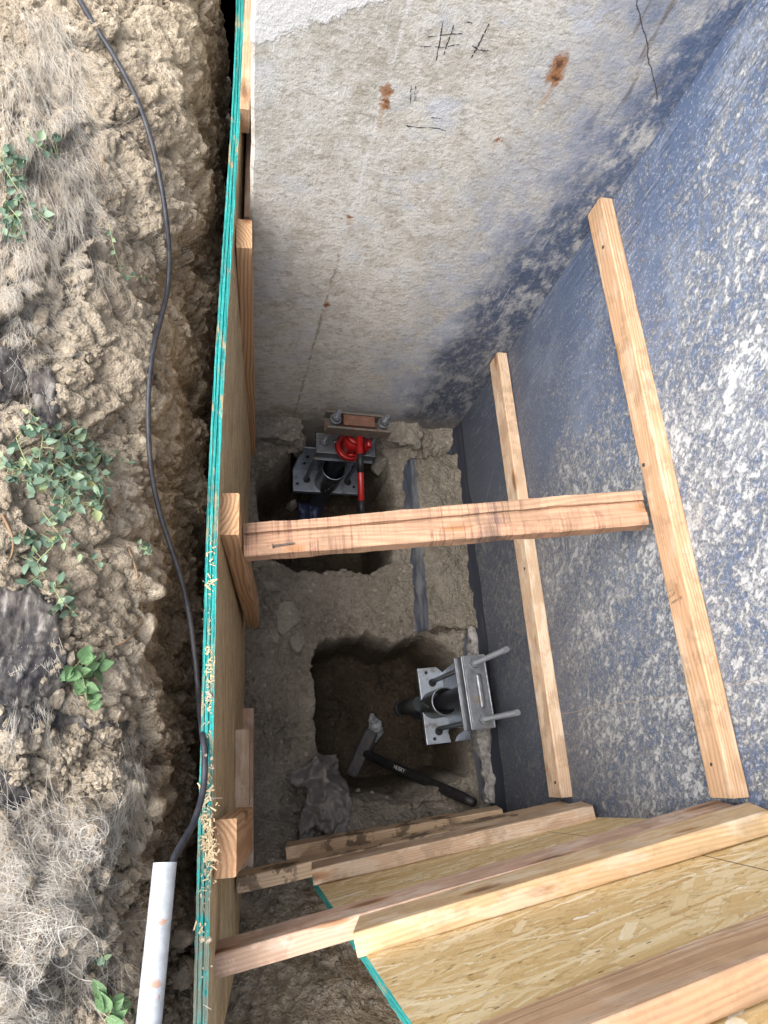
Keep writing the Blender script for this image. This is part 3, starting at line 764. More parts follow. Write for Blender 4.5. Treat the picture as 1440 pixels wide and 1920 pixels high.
NSL = .197; NA = math.atan(NSL)
def nface(x, D): return -.295 + (x - .235) * (NSL - .11 * max(0, D - 1.3)) + .040 * (D - 1.3)
def npos(x, D, off=0.0):                    # a point off the face of the near sheet, which is slightly twisted
    a = math.atan(NSL - .11 * max(0, D - 1.3))
    return Vector((x - off * math.sin(a), nface(x, D) + off * math.cos(a), Z(D)))
def near_sheet():
    bm = bmesh.new(); th = .026; n = 120; c = npos(.60, 1.62); rows = []
    for i in range(n + 1):
        D = .60 + 1.98 * i / n; j = noise.noise(Vector((3, D * 50, 1))) * .0013; r = []
        xs = [.237 + j, .42, .60, .78, .966]
        for x in xs: r.append(bm.verts.new(npos(x, D) - c))
        for x in xs[::-1]: r.append(bm.verts.new(npos(x, D, -th) - c))
        rows.append(r)
    k = len(rows[0])
    for r, s in zip(rows, rows[1:]):
        for q in range(k): bm.faces.new((r[q], r[(q + 1) % k], s[(q + 1) % k], s[q])).material_index = 1 if q in (4, 9) else 0
    bm.faces.new(rows[0][::-1]).material_index = 1; bm.faces.new(rows[-1]).material_index = 1
    bmesh.ops.recalc_face_normals(bm, faces=bm.faces[:])
    o = obj('shoring_sheet', bm, [M_osbN, M_tealN]); o.location = c
    return tag(o, 'bright golden strand board sheet standing at the near end, teal left edge', 'wood sheet')
NS = near_sheet()
def nboard(name, label, xa, xb, Da, Db, h, mat, seed, th=.038, skew=0.0):
    a = npos(xa, Da + h / 2, th / 2 + .001); b = npos(xb, Db + h / 2, th / 2 + .001)
    return board(name, label, a, b, h, th, (-math.sin(NA), math.cos(NA), .04), mat, 'timber', seed=seed, skew=skew)
nboard('crosspiece', 'long stained timber spanning from the left sheet to the upper wall timber', -.012, .962, 1.415, 1.215, .089, M_pink, 21)
nboard('crosspiece', 'short pale timber seated on top of the long stained crosspiece', .237, .960, 1.277, 1.127, .089, M_blond, 22, skew=.012)
nboard('crosspiece', 'long dirty timber spanning the pit at the level of the lower wall timber', .050, .960, 1.985, 1.900, .089, M_dirty, 23)
nboard('crosspiece', 'shorter timber stacked above the long dirty crosspiece, deep in the pit', .232, .955, 1.875, 1.765, .089, M_fir2, 24)
nboard('crosspiece', 'mud crusted timber deepest of the near boards, beside the grey cloth', .205, .875, 2.31, 2.20, .089, M_dirty, 25)
c4 = nboard('crosspiece', 'large orange timber highest on the golden sheet, closest to the eye', .24, .962, .745, .69, .089, M_fir, 26)

# ---------------------------------------------------------------- steel pier brackets
M_zinc = steel('galvanised_steel', (.42, .46, .52), .45, .35)
M_zinc2 = steel('bright_zinc', (.22, .235, .26), .45, .45)
M_rustch = steel('rusty_steel', (.15, .125, .11), .65, .3, rust=.25, metal=.35)
M_rustin = steel('rusty_block', (.36, .15, .10), .8, .2, rust=.9, metal=.2)
M_pipe = steel('dark_pipe', (.10, .115, .12), .38, .2, metal=.75)
M_pipeb = plain('black_pipe', (.022, .024, .032), .35, .3, 60)
M_hole = plain('slot_shade', (.02, .02, .022), .8, .2)
t = NT('threaded_rod'); _o = t.coord(); _z = t.sep(_o)[2]
M_thread = t.done(t.mix(t.noise(_o, 60, 4, .6), (.26, .275, .30), (.15, .16, .175)), .45, t.bump(t.math('SINE', t.math('MULTIPLY', _z, 2200.)), .0012, .9), .85, .5)
M_red = plain('red_paint', (.33, .010, .010), .32, .3, 50, alt=(.16, .006, .006), spec=.6)
M_black = plain('black_rubber', (.014, .014, .016), .5, .3, 60)

def bracket(label, loc, rot, ztop, zch):
    r = thing('pier_bracket', label, 'bracket', loc, rot)
    bm = bmesh.new()
    box(bm, (0, -.008, 0), (.305, .106, .009), bev=.002)
    box(bm, (0, .0485, .1125), (.305, .008, .234), bev=.002)
    box(bm, (0, -.0580, -.012), (.305, .006, .018), bev=.002)
    pl = obj('bracket_plate', bm, M_zinc, r)
    for sx in (-1, 1):
        for zz in (.075, .145):
            bm = bmesh.new(); box(bm, (sx * .112, .0443, zz), (.011, .0012, .026), bev=.0004); obj('slot', bm, M_hole, pl)
        bm = bmesh.new(); cyl(bm, (sx * .097 + .008, -.004, .0046), (sx * .097 + .008, -.004, .0054), .0165, 18); obj('rod_hole', bm, M_hole, pl)
        bm = bmesh.new(); cyl(bm, (sx * .132, -.026, .0046), (sx * .132, -.026, .0052), .007, 14); obj('rod_hole', bm, M_hole, pl)
    for sx in (-1, 1):
        bm = bmesh.new(); cyl(bm, (0, 0, -ztop / 2), (0, 0, ztop / 2), .0092, 16)
        ro = obj('threaded_rod', bm, M_thread, r); ro.location = (sx * .095, 0, ztop / 2 - .02)
    bm = bmesh.new(); L, Wd, hh = .25, .076, .052
    box(bm, (0, 0, zch), (L, Wd, .007), bev=.0015)
    for sy in (-1, 1): box(bm, (0, sy * (Wd / 2 + .0035), zch - hh / 2 + .0035), (L, .007, hh), bev=.003)
    for sy in (-1, 1): box(bm, (0, sy * (Wd / 2 + .006), zch - hh + .006), (L - .002, .022, .006), bev=.002)
    ch = obj('clamp_channel', bm, M_zinc2, r)
    bm = bmesh.new(); box(bm, (0, .006, zch + .011), (.115, .020, .014), bev=.006)
    obj('stiffener', bm, M_zinc2, ch)
    for sx in (-1, 1):
        bm = bmesh.new(); cyl(bm, (sx * .095, 0, zch + .0037), (sx * .095, 0, zch + .0065), .0215, 20)
        cyl(bm, (sx * .095, 0, zch + .0067), (sx * .095, 0, zch + .0235), .0178, 6)
        obj('nut', bm, M_zinc2, r)
    # pier tube in its sleeve
    bm = bmesh.new(); cyl(bm, (0, -.006, .1), (0, -.006, zch - .004), .0355, 28, cap=False)
    obj('pier_tube', bm, M_pipeb, r)
    bm = bmesh.new(); cyl(bm, (0, -.012, -.05), (0, -.012, .165), .0545, 32, .0550, cap=False)
    cyl(bm, (0, -.012, -.05), (0, -.012, .163), .0500, 32, .0505, cap=False)
    sl_ = obj('sleeve', bm, M_pipe, r)
    V = []; Fc = []
    n = 32; rp = [(.0503, .162), (.0525, .1665), (.055, .162)]
    for k in range(n):
        a = 2 * math.pi * k / n
        for q, z in rp: V.append((q * math.cos(a), -.012 + q * math.sin(a), z))
    for k in range(n):
        for i in range(2):
            a = k * 3 + i; b = ((k + 1) % n) * 3 + i; Fc.append((a, b, b + 1, a + 1))
    pyobj('sleeve_rim', V, Fc, M_zinc, sl_)
    for k in range(4):
        bm = bmesh.new()
        a = -1.75 + .13 * k; z = .035 + .022 * k
        cyl(bm, (.0540 * math.cos(a), -.012 + .0540 * math.sin(a), z), (.0570 * math.cos(a), -.012 + .0570 * math.sin(a), z), .0052, 10)
        obj('bolt', bm, M_zinc2, sl_)
    bm = bmesh.new(); cyl(bm, (0, -.012, -.04), (.0, -.05, -.62), .040, 28)
    obj('pier_pipe', bm, M_pipeb, r)
    return r
B2 = bracket('galvanised pier bracket on the right wall footing, two long bare rods standing up', (.862, .21, Z(2.80)), (0, 0, -math.pi / 2 + .05), .83, .505)
bm = bmesh.new(); cyl(bm, (-.012, -.092, -.20), (-.012, -.060, -.03), .030, 22); cyl(bm, (-.012, -.0945, -.214), (-.012, -.0915, -.198), .034, 22)
obj('drive_stub', bm, M_pipe, B2)
B1 = bracket('galvanised pier bracket under the far wall with rusty top channel and red jack', (.447, 1.232, Z(2.86)), (0, .085, .0), .665, .375)
bm = bmesh.new(); zt = .555
box(bm, (0, 0, zt - .024), (.255, .056, .008), bev=.0015)
for sy in (-1, 1): box(bm, (0, sy * .0325, zt), (.255, .009, .058), bev=.002)
tc = obj('top_channel', bm, M_rustch, B1)
bm = bmesh.new(); box(bm, (0, .004, zt + .004), (.125, .044, .046), bev=.003); obj('packing_block', bm, M_rustin, tc)
for sx in (-1, 1):
    bm = bmesh.new(); cyl(bm, (sx * .095, 0, zt + .0295), (sx * .095, 0, zt + .0335), .0225, 20); cyl(bm, (sx * .095, 0, zt + .034), (sx * .095, 0, zt + .052), .0180, 6)
    obj('nut', bm, M_zinc2, B1)
bpy.context.view_layer.update()
jm = B1.matrix_world @ Matrix.Translation((.012, -.014, .375 + .0042))
J = thing('bottle_jack', 'red bottle jack squeezed under the rusty channel, with a banded pump handle', 'jack'); J.matrix_world = jm
bm = bmesh.new(); cyl(bm, (0, 0, 0), (0, 0, .012), .062, 36); cyl(bm, (0, 0, .012), (0, 0, .017), .062, 36, .055)
bo = obj('base', bm, M_red, J)
bm = bmesh.new(); cyl(bm, (0, 0, .017), (0, 0, .105), .043, 32, .040); cyl(bm, (0, 0, .105), (0, 0, .113), .040, 32, .030)
cyl(bm, (0, -.040, .016), (0, -.052, .016), .020, 16)
obj('body', bm, M_red, J)
bm = bmesh.new(); cyl(bm, (0, 0, .11), (0, 0, .149), .020, 24); obj('ram', bm, M_zinc2, J)
bm = bmesh.new(); cyl(bm, (.056, -.02, .012), (.056, -.02, .085), .014, 18); cyl(bm, (.056, -.035, .088), (.056, .0, .088), .011, 14); obj('pump', bm, M_red, J)
ji = J.matrix_world.inverted()
h0 = ji @ at(674, 812, 2.335); h1 = ji @ at(679, 1002, 2.50)
def seg(a, b, r, m, name, par):
    bm = bmesh.new(); cyl(bm, a, b, r, 20); return obj(name, bm, m, par)
hd = seg(h0, h1, .0125, M_red, 'handle', J)
for (ta, tb) in ((.20, .385), (.66, .815)):
    seg(h0.lerp(h1, ta), h0.lerp(h1, tb), .0135, M_black, 'grip_band', hd)

# ---------------------------------------------------------------- things lying in the pit
def place_on(px, py, lift): return on_floor(px, py, lift)
hc = place_on(676, 1412, .058); ha = place_on(868, 1503, .12); ha.z = max(ha.z, hc.z + .06)
hd_dir = (ha - hc).normalized(); up = (EYE - hc).normalized(); side = up.cross(hd_dir).normalized(); up = hd_dir.cross(side)
HM = Matrix((hd_dir, side, up)).transposed().to_4x4(); HM.translation = hc
SH = thing('sledgehammer', 'dusty sledgehammer with black handle dropped in the nearer hole', 'hammer'); SH.matrix_world = HM
M_head = plain('dusty_forged_steel', (.065, .068, .078), .75, .7, 60, .0015, .2, alt=(.13, .11, .09))
L = (ha - hc).length
bm = bmesh.new()
cyl(bm, (-.013, -.093, 0), (-.003, .085, .0), .031, 8); cyl(bm, (-.013, -.0935, 0), (-.0135, -.101, 0), .031, 8, .026); cyl(bm, (-.003, .0855, 0), (-.002, .095, 0), .031, 8, .026)
obj('head', bm, M_head, SH)
V = []; Fc = []; hp = [(i / 14 * L, 0, 0) for i in range(15)]
for i in range(15):
    r = interp([(0, .015), (.2, .0175), (.5, .0185), (.62, .017), (.72, .0185), (.93, .0185), (1, .014)], i / 14)
    for k in range(14):
        a = 2 * math.pi * k / 14; V.append((hp[i][0], r * 1.05 * math.cos(a), r * math.sin(a)))
for i in range(14):
    for k in range(14): Fc.append((i * 14 + k, i * 14 + (k + 1) % 14, i * 14 + 14 + (k + 1) % 14, i * 14 + 14 + k))
Fc.append(tuple(range(14))); Fc.append(tuple(14 * 14 + k for k in range(14)))
handle = pyobj('handle', V, Fc, plain('dusty_grip', (.009, .009, .011), .5, .5, 45, .001, alt=(.034, .030, .026)), SH)
M_white = plain('white_print', (.5, .5, .5), .6, .15)
def text(name, body, size, mat, parent, m, ext=.0003):
    cu = bpy.data.curves.new(name, 'FONT'); cu.body = body; cu.size = size; cu.align_x = 'CENTER'; cu.align_y = 'CENTER'; cu.extrude = ext
    tmp = bpy.data.objects.new(name, cu); C.objects.link(tmp)
    me = bpy.data.meshes.new_from_object(tmp.evaluated_get(bpy.context.evaluated_depsgraph_get()))
    bpy.data.objects.remove(tmp); me.materials.clear()
    o = link(name, me, mat, parent); o.matrix_local = m; return o
text('lettering', 'HUSKY', .021, M_white, handle, Matrix.Translation((L * .40, .0, .0192)))

def drape(name, poly, D, lift, surf, mat, seed, step=.0045, puff=.05, wr=.012, thick=.0):
    P = [tuple(at(x, y, D)[:2]) for x, y in poly]
    x0, x1 = min(p[0] for p in P), max(p[0] for p in P); y0, y1 = min(p[1] for p in P), max(p[1] for p in P)
    nx, ny = int((x1 - x0) / step) + 2, int((y1 - y0) / step) + 2; idx = {}; V = []; Fc = []
    for j in range(ny):
        for i in range(nx):
            x, y = x0 + i * step, y0 + j * step; p = Vector((x, y, seed))
            wv = nvec(p * 9) * .025 + nvec(p * 25) * .008
            d = seg_sd(P, x + wv.x, y + wv.y)
            if d < -.002: continue
            h = surf.ray_cast(Vector((x, y, 3)), Vector((0, 0, -1)))
            if h[0] is None: continue
            q = p * 11 + nvec(p * 7) * 1.2
            z = h[0].z * .75 + (H - D - lift) * .25 if puff else h[0].z
            z += lift + puff * sstep(0, .07, d) * (.7 + .6 * noise.noise(p * 6)) + wr * (abs(noise.noise(q)) * 2 - .4) + wr * .5 * abs(noise.noise(q * 2.3)) * 2
            if puff > .05:
                vv = noise.voronoi(p * 13 + nvec(p * 10) * .9)[0]; z += .020 * (1 - sstep(0, .35, vv[1] - vv[0])) + .010 * (1 - sstep(0, .2, abs(noise.noise(p * 17 + nvec(p * 12)))))
            idx[i, j] = len(V); V.append((x, y, z))
    for (i, j), a in idx.items():
        try: Fc.append((a, idx[i + 1, j], idx[i + 1, j + 1], idx[i, j + 1]))
        except KeyError: pass
    o = pyobj(name, V, Fc, mat)
    if thick:
        md = o.modifiers.new('shell', 'SOLIDIFY'); md.thickness = thick
    return o
M_cloth = plain('dusty_grey_cloth', (.17, .16, .158), .9, .45, 18, .002, alt=(.19, .165, .135))
tag(drape('cloth', [(528, 1452), (572, 1436), (598, 1416), (625, 1404), (654, 1408), (664, 1450), (660, 1500), (652, 1535), (646, 1568), (612, 1562), (594, 1552), (584, 1578), (556, 1590), (560, 1545), (570, 1505), (572, 1484), (548, 1480)], 2.50, .016, BF, M_cloth, 4.2, puff=.11, wr=.034, thick=.002),
    'crumpled dusty grey cloth lying on the pit floor beside the hammer', 'cloth')
M_plas = plain('clear_dirty_plastic', (.15, .16, .17), .3, .4, 40, .002, spec=.6)
tag(drape('plastic_scrap', [(690, 1370), (705, 1335), (722, 1352), (728, 1372), (715, 1390), (695, 1385)], 2.9, .012, BF, M_plas, 8.1, step=.004, puff=.012, wr=.010, thick=.0012), 'small grey torn plastic scrap by the hammer head', 'plastic')
M_bluep = plain('dark_blue_plastic', (.035, .045, .10), .35, .4, 30, .003, spec=.5)
tag(drape('plastic_sheet', [(560, 935), (590, 925), (612, 930), (610, 965), (575, 968)], 2.95, .02, BF, M_bluep, 5.5, step=.005, puff=.03, wr=.02, thick=.0012), 'dark blue plastic piece in the far hole below the bracket', 'plastic')

for lab, px, py, s, sd_, fl in (
    ('pale flat rock chunk on the pit floor below the strut end', 505, 1100, (.050, .034, .016), 3, 1), ('pale slab rock broken in the middle of the left floor row', 538, 1160, (.052, .075, .018), 4, 1),
    ('pale rock slab nearest the edge of the nearer hole', 558, 1205, (.036, .042, .016), 5, 1), ('small brown rock among the pale slabs by the left sheet', 515, 1195, (.032, .036, .018), 6, 1),
    ('rounded grey rock standing in the far hole under the bracket', 547, 950, (.035, .030, .055), 7, 1), ('tan rock in the far hole just above the strut', 570, 970, (.030, .026, .022), 8, 1),
    ('wedge shaped brown rock at the right side of the far hole', 712, 870, (.05, .06, .06), 9, 1), ('small white pebble by the cloth and hammer', 697, 1487, (.013, .011, .009), 10, 1), ('white pebble below the hammer head', 670, 1483, (.011, .012, .009), 11, 1)):
    p = on_floor(px, py, s[2] * .35); rock(lab, p, s, sd_)

# cable down the bank and the conduit it goes into
M_cable = plain('black_cable', (.016, .018, .026), .45, .4, 45, .0015, alt=(.075, .072, .075), spec=.4)
cpx = [(132, -30, .006), (170, 42, .006), (215, 100, .006), (262, 190, .007), (284, 260, .008), (301, 335, .010), (313, 410, .010), (319, 480, .012), (318, 545, .012), (300, 605, .012), (284, 650, .010), (276, 740, .010), (278, 830, .010), (284, 900, .010), (300, 970, .012), (322, 1030, .014), (345, 1095, .016), (357, 1160, .018), (366, 1230, .02), (372, 1300, .02)]
pts = []
for x, y, l in cpx:
    p = on_bank(x, y); D = min(H - max(p.z, on_bank(x - 8, y).z, on_bank(x + 8, y).z) - .006, 1.45); pts.append(at(x, y, D - l * .8))
sm = [pts[0]] + [(pts[i - 1] + pts[i] * 2 + pts[i + 1]) / 4 for i in range(1, len(pts) - 1)] + [pts[-1]]
sm += [at(379, 1370, 1.31), at(384, 1420, 1.285), at(381, 1480, 1.275), at(364, 1540, 1.245), at(342, 1580, 1.215), at(325, 1612, 1.195), at(316, 1655, 1.19)]
V = []; Fc = []; tube(V, Fc, spline(sm, 8), .0056, 10)
tag(pyobj('cable', V, Fc, M_cable), 'black cable running down the soil bank into the white pipe', 'cable')
t = NT('galvanised_conduit'); _o = t.coord()
_n = t.noise(_o, 30, 6, .65); _c = t.mix(t.rng(_n, .4, .7), (.41, .44, .475), (.28, .30, .32))
_c = t.mix(t.rng(t.noise(t.map(_o, (1, 1, 3)), 26, 5, .65), .66, .72, 0, .8), _c, (.34, .17, .09))
_c = t.mix(t.rng(t.noise(_o, 160, 4, .7), .58, .7, 0, .5), _c, (.30, .30, .30))
for _q in ((301, 1728, 1.17), (288, 1846, 1.155)):
    _d = t.vm('LENGTH', t.vm('MULTIPLY', t.vm('SUBTRACT', t.vm('ADD', _o, t.vm('SCALE', t.vm('SUBTRACT', t.noise(_o, 90, 4, .7, 0, 'Color'), (.5, .5, .5)), .014)), tuple(at(*_q))), (1, 2.4, 1)), (1, 1, 1))
    _c = t.mix(t.rng(_d, .014, .007, 0, .75), _c, (.40, .19, .10))
M_cond = t.done(_c, .5, t.bump(_n, .001), .15, .5)
ca, cb = at(309.5, 1617, 1.19), at(279, 1920, 1.165); cb = cb + (cb - ca) * 1.2
bm = bmesh.new(); cyl(bm, ca, cb, .0172, 36, cap=False); cyl(bm, ca + (cb - ca) * .0005, cb, .0148, 36, cap=False)
rg = []
dv = (cb - ca).normalized(); u = dv.cross(Vector((0, 0, 1))).normalized(); w = dv.cross(u)
for k in range(36):
    a = 2 * math.pi * k / 36; e = u * math.cos(a) + w * math.sin(a); rg.append((bm.verts.new(ca + e * .0172), bm.verts.new(ca + e * .0148)))
for k in range(36): bm.faces.new((rg[k][0], rg[(k + 1) % 36][0], rg[(k + 1) % 36][1], rg[k][1]))
tag(obj('conduit_pipe', bm, M_cond), 'pale metal conduit pipe with rust marks resting on the bank, cable entering its end', 'pipe')

M_brock = soil('bank_rock', (.20, .165, .125), (.33, .275, .205), (.44, .385, .30), .5)
for lab, px, py, s, sd_, lf in (
    ('grey rock wedged between the conduit and the sheet edge', 343, 1752, (.026, .024, .022), 21, .012), ('larger grey rock wedged lower between conduit and sheet', 340, 1822, (.032, .034, .028), 22, .012),
    ('lumpy pale rock perched above the conduit end', 290, 1510, (.024, .026, .022), 23, .008), ('tan stone in the bank left of the conduit', 245, 1645, (.022, .02, .018), 24, .006),
    ('long tan stone set in the upper bank among dry fibres', 70, 597, (.020, .038, .016), 25, .006), ('small round stone on the bank near the dark fabric', 103, 693, (.017, .012, .012), 26, .006),
    ('mossy grey stone low on the bank beside the cable', 268, 1180, (.030, .034, .024), 27, .004), ('flat pale stone left of the bright green weed', 100, 1310, (.020, .024, .014), 28, .006)):
    p = on_bank(px, py); rock(lab, p + (EYE - p).normalized() * lf, s, sd_, M_brock)

# loose crumbs, chips
def crumbs(name, label, spots, mat, seed, rmin, rmax, flat=False):
    R = random.Random(seed); V = []; Fc = []
    ico = bmesh.new(); bmesh.ops.create_icosphere(ico, subdivisions=1, radius=1); iv = [v.co.copy() for v in ico.verts]; fi = [[v.index for v in f.verts] for f in ico.faces]; ico.free()
    for p in spots:
        b = len(V); r = rmin + (rmax - rmin) * R.random() ** 3
        if flat:
            q = Matrix.Rotation(R.uniform(0, 6.3), 3, 'Z') @ Matrix.Rotation(R.uniform(-.7, .7), 3, 'X')
            L_, W_ = r * R.uniform(1, 2.6), r * R.uniform(.35, .8)
            for x, y, z in ((-1, -1, 0), (1, -.7, .2), (1, 1, 0), (-1, .8, .15), (-1, -1, -.3), (1, -.7, -.1), (1, 1, -.3), (-1, .8, -.15)): V.append(p + q @ Vector((x * L_, y * W_, z * r * .7)))
            for f in ((0, 1, 2, 3), (7, 6, 5, 4), (0, 4, 5, 1), (1, 5, 6, 2), (2, 6, 7, 3), (3, 7, 4, 0)): Fc.append(tuple(b + k for k in f))
        else:
            sc = Vector((R.uniform(.7, 1.3), R.uniform(.7, 1.3), R.uniform(.5, 1))) * r
            rm = Matrix.Rotation(R.uniform(0, 6.3), 3, Vector((R.gauss(0, 1), R.gauss(0, 1), 1)))
            for v in iv:
                k = R.uniform(.75, 1.15); V.append(p + rm @ Vector((v.x * sc.x * k, v.y * sc.y * k, v.z * sc.z * k)))
            for f in fi: Fc.append(tuple(b + k for k in f))
    return tag(pyobj(name, V, Fc, mat, smooth=False), label, 'soil' if not flat else 'wood chips', kind='stuff')
R = random.Random(5); sp = []
for _ in range(2600):
    px = R.uniform(0, 400) * (1 if R.random() < .5 else R.uniform(.5, 1)); py = R.uniform(0, 1920)
    if noise.noise(Vector((px / 90, py / 90, 3))) < -.05: continue
    sp.append(on_bank(px, py, .001))
for _ in range(500): sp.append(on_bank(R.gauss(190, 32), R.gauss(1420, 28), .003))
for _ in range(300): sp.append(on_bank(R.uniform(120, 370), R.uniform(1600, 1920), .003))
crumbs('soil_clods', 'loose crumbled clods scattered over the tan bank', sp, M_bank, 3, .0022, .011)
sp = []
for _ in range(2600):
    px, py = R.uniform(440, 880), R.uniform(830, 1900)
    if noise.noise(Vector((px / 70, py / 70, 9))) < -.1: continue
    q = on_floor(px, py, .001)
    if q.z < -.08 and R.random() < .9: continue
    sp.append(q)
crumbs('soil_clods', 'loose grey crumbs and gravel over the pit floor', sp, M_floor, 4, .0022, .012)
sp = []
for _ in range(620):
    y = R.uniform(-.24, .44)
    if noise.noise(Vector((y * 9, 5, 1))) < -.0 and R.random() < .85: continue
    sp.append(Vector((panel_bow(y) - R.gauss(.010, .0045), y, 1.2605 + R.random() * .003)))
for _ in range(170): sp.append(Vector((panel_bow(-.13) + R.gauss(-.002, .007), R.gauss(-.115, .028), 1.2615 + R.random() * .003)))
crumbs('wood_chips', 'pale wood shavings stuck along the teal edge', sp, plain('pale_shavings', (.50, .40, .25), .8, .5, 200, alt=(.40, .30, .17)), 6, .0008, .0030, True)

# ---------------------------------------------------------------- dry fibres, fabric, roots, plants on the bank
def inpoly(poly, x, y): return seg_sd(poly, x, y) > 0
def walk_strand(px, py, ang, n, step, curl, R, lift):
    out = []
    for i in range(n):
        p = on_bank(px, py); out.append(p + (EYE - p).normalized() * (.002 + lift * math.sin(math.pi * i / (n - 1)) * 1.0))
        px += math.cos(ang) * step; py += math.sin(ang) * step; ang += curl + R.gauss(0, .08)
    return out
def fibres(name, label, zones, mat, seed):
    R = random.Random(seed); cu = bpy.data.curves.new(name, 'CURVE'); cu.dimensions = '3D'; cu.bevel_depth = 1.0; cu.bevel_resolution = 0; cu.resolution_u = 1
    cnt = 0
    for poly, num, a0, asd, lift, stepr, curlr, wid in zones:
        xs = [p[0] for p in poly]; ys = [p[1] for p in poly]; k = 0; tries = 0; num = int(num * .62)
        while k < num and tries < num * 30:
            tries += 1
            x, y = R.uniform(min(xs), max(xs)), R.uniform(min(ys), max(ys))
            if not inpoly(poly, x, y): continue
            if noise.noise(Vector((x / 55, y / 55, seed))) < R.uniform(-.35, .4): continue
            k += 1; n = R.randint(8, 15)
            P = walk_strand(x, y, R.gauss(a0, asd), n, R.uniform(*stepr), R.gauss(0, curlr), R, lift * R.random() ** 1.5)
            s = cu.splines.new('POLY'); s.points.add(n - 1)
            w = wid * R.uniform(.4, 1.1)
            for q, p in zip(s.points, P): q.co = (*p, 1); q.radius = w
    o = bpy.data.objects.new(name, cu); C.objects.link(o); cu.materials.append(mat)
    return tag(o, label, 'dry grass', kind='stuff')
M_fib = plain('dry_fibre', (.50, .475, .43), .8, .6, 14, 0, alt=(.25, .215, .165))
HP = math.pi / 2
Zn = [([(0, 0), (125, 0), (145, 180), (170, 330), (150, 430), (60, 460), (0, 520)], 1500, HP * .75, .35, .022, (9, 19), .07, .0003),
      ([(0, 440), (70, 470), (60, 700), (0, 740)], 420, HP * .9, .7, .015, (7, 14), .10, .0003),
      ([(0, 1120), (95, 1120), (130, 1300), (0, 1330)], 420, HP * 1.0, .35, .006, (9, 16), .03, .0003),
      ([(0, 1500), (170, 1520), (240, 1600), (225, 1680), (120, 1710), (0, 1700)], 1200, 2.7, .8, .022, (8, 16), .14, .00028),
      ([(120, 1540), (200, 1540), (215, 1640), (130, 1650)], 160, 0, 3, .02, (7, 11), .42, .0005),
      ([(215, 1350), (270, 1360), (268, 1500), (200, 1560), (190, 1520), (235, 1480), (240, 1400)], 480, HP, .4, .018, (8, 15), .08, .00028),
      ([(0, 1690), (140, 1690), (240, 1720), (240, 1800), (80, 1920), (0, 1920)], 1000, 2.4, .9, .025, (8, 17), .12, .0003),
      ([(60, 1740), (150, 1740), (150, 1810), (60, 1820)], 40, 0, 3, .02, (9, 14), .35, .0009)]
fibres('dry_grass', 'matted pale dry fibres spread over the left of the bank', Zn, M_fib, 2)
def bank_patch(name, label, cat, poly, mat, seed, lift, step=3):
    xs = [p[0] for p in poly]; ys = [p[1] for p in poly]; idx = {}; V = []; Fc = []
    x0, y0 = min(xs), min(ys)
    for j in range(int((max(ys) - y0) / step) + 2):
        for i in range(int((max(xs) - x0) / step) + 2):
            x, y = x0 + i * step, y0 + j * step; p = Vector((x / 60, y / 60, seed)); w = nvec(p * 2.2) * 16 + nvec(p * 9) * 6
            d = seg_sd(poly, x + w.x, y + w.y)
            if d < 0: continue
            q = sum((on_bank(x + a, y + b) for a, b in ((0, 0), (14, 0), (-14, 0), (0, 14), (0, -14), (24, 20), (-24, 20), (20, -24), (-20, -24))), Vector()) / 9; idx[i, j] = len(V)
            V.append(q + (EYE - q).normalized() * (lift * sstep(-2, 12, d) + .007 * abs(noise.noise(Vector((x / 30 + y / 60, y / 120, seed)))) + .002 * noise.noise(p * 4)))
    for (i, j), a in idx.items():
        try: Fc.append((a, idx[i, j + 1], idx[i + 1, j + 1], idx[i + 1, j]))
        except KeyError: pass
    return tag(pyobj(name, V, Fc, mat), label, cat)
t = NT('landscape_fabric'); _o = t.coord()
_s = t.noise(t.map(_o, (60, 9, 60), (0, 0, .5)), 1, 6, .65); _d = t.noise(_o, 12, 6, .65); _w = t.noise(t.map(_o, (500, 120, 300), (0, 0, .4)), 1, 2, .5)
_c = t.mix(t.rng(_d, .38, .66), (.028, .027, .031), (.125, .112, .10))
_c = t.mix(t.rng(_s, .5, .72, 0, .8), _c, (.30, .28, .255)); _c = t.mix(t.rng(_w, .55, .7, 0, .35), _c, (.02, .02, .022))
M_fab = t.done(_c, .85, t.bump(_s, .004), spec=.2)
bank_patch('landscape_fabric', 'large torn dark landscape fabric at the lower left of the bank', 'fabric', [(-30, 1095), (60, 1098), (108, 1130), (128, 1200), (130, 1250), (118, 1290), (60, 1322), (-30, 1330)], M_fab, 3, .012)
bank_patch('landscape_fabric', 'small ragged black fabric tuft above the leafy vine', 'fabric', [(48, 692), (70, 684), (100, 690), (104, 730), (118, 790), (100, 850), (70, 830), (66, 750), (48, 720)], M_fab, 6, .010)
bank_patch('landscape_fabric', 'grey fabric corner at the left edge above the vine', 'fabric', [(-30, 640), (20, 650), (52, 700), (40, 745), (-30, 770)], M_fab, 9, .010)
bank_patch('landscape_fabric', 'narrow dark fabric strip trailing below the green weed', 'fabric', [(-30, 1330), (100, 1328), (170, 1345), (236, 1350), (258, 1372), (190, 1372), (90, 1368), (-30, 1375)], M_fab, 12, .008)
bank_patch('landscape_fabric', 'dark fabric scrap at the far left beside the crumbled clods', 'fabric', [(-30, 1440), (40, 1450), (62, 1490), (30, 1520), (-30, 1520)], M_fab, 15, .008)

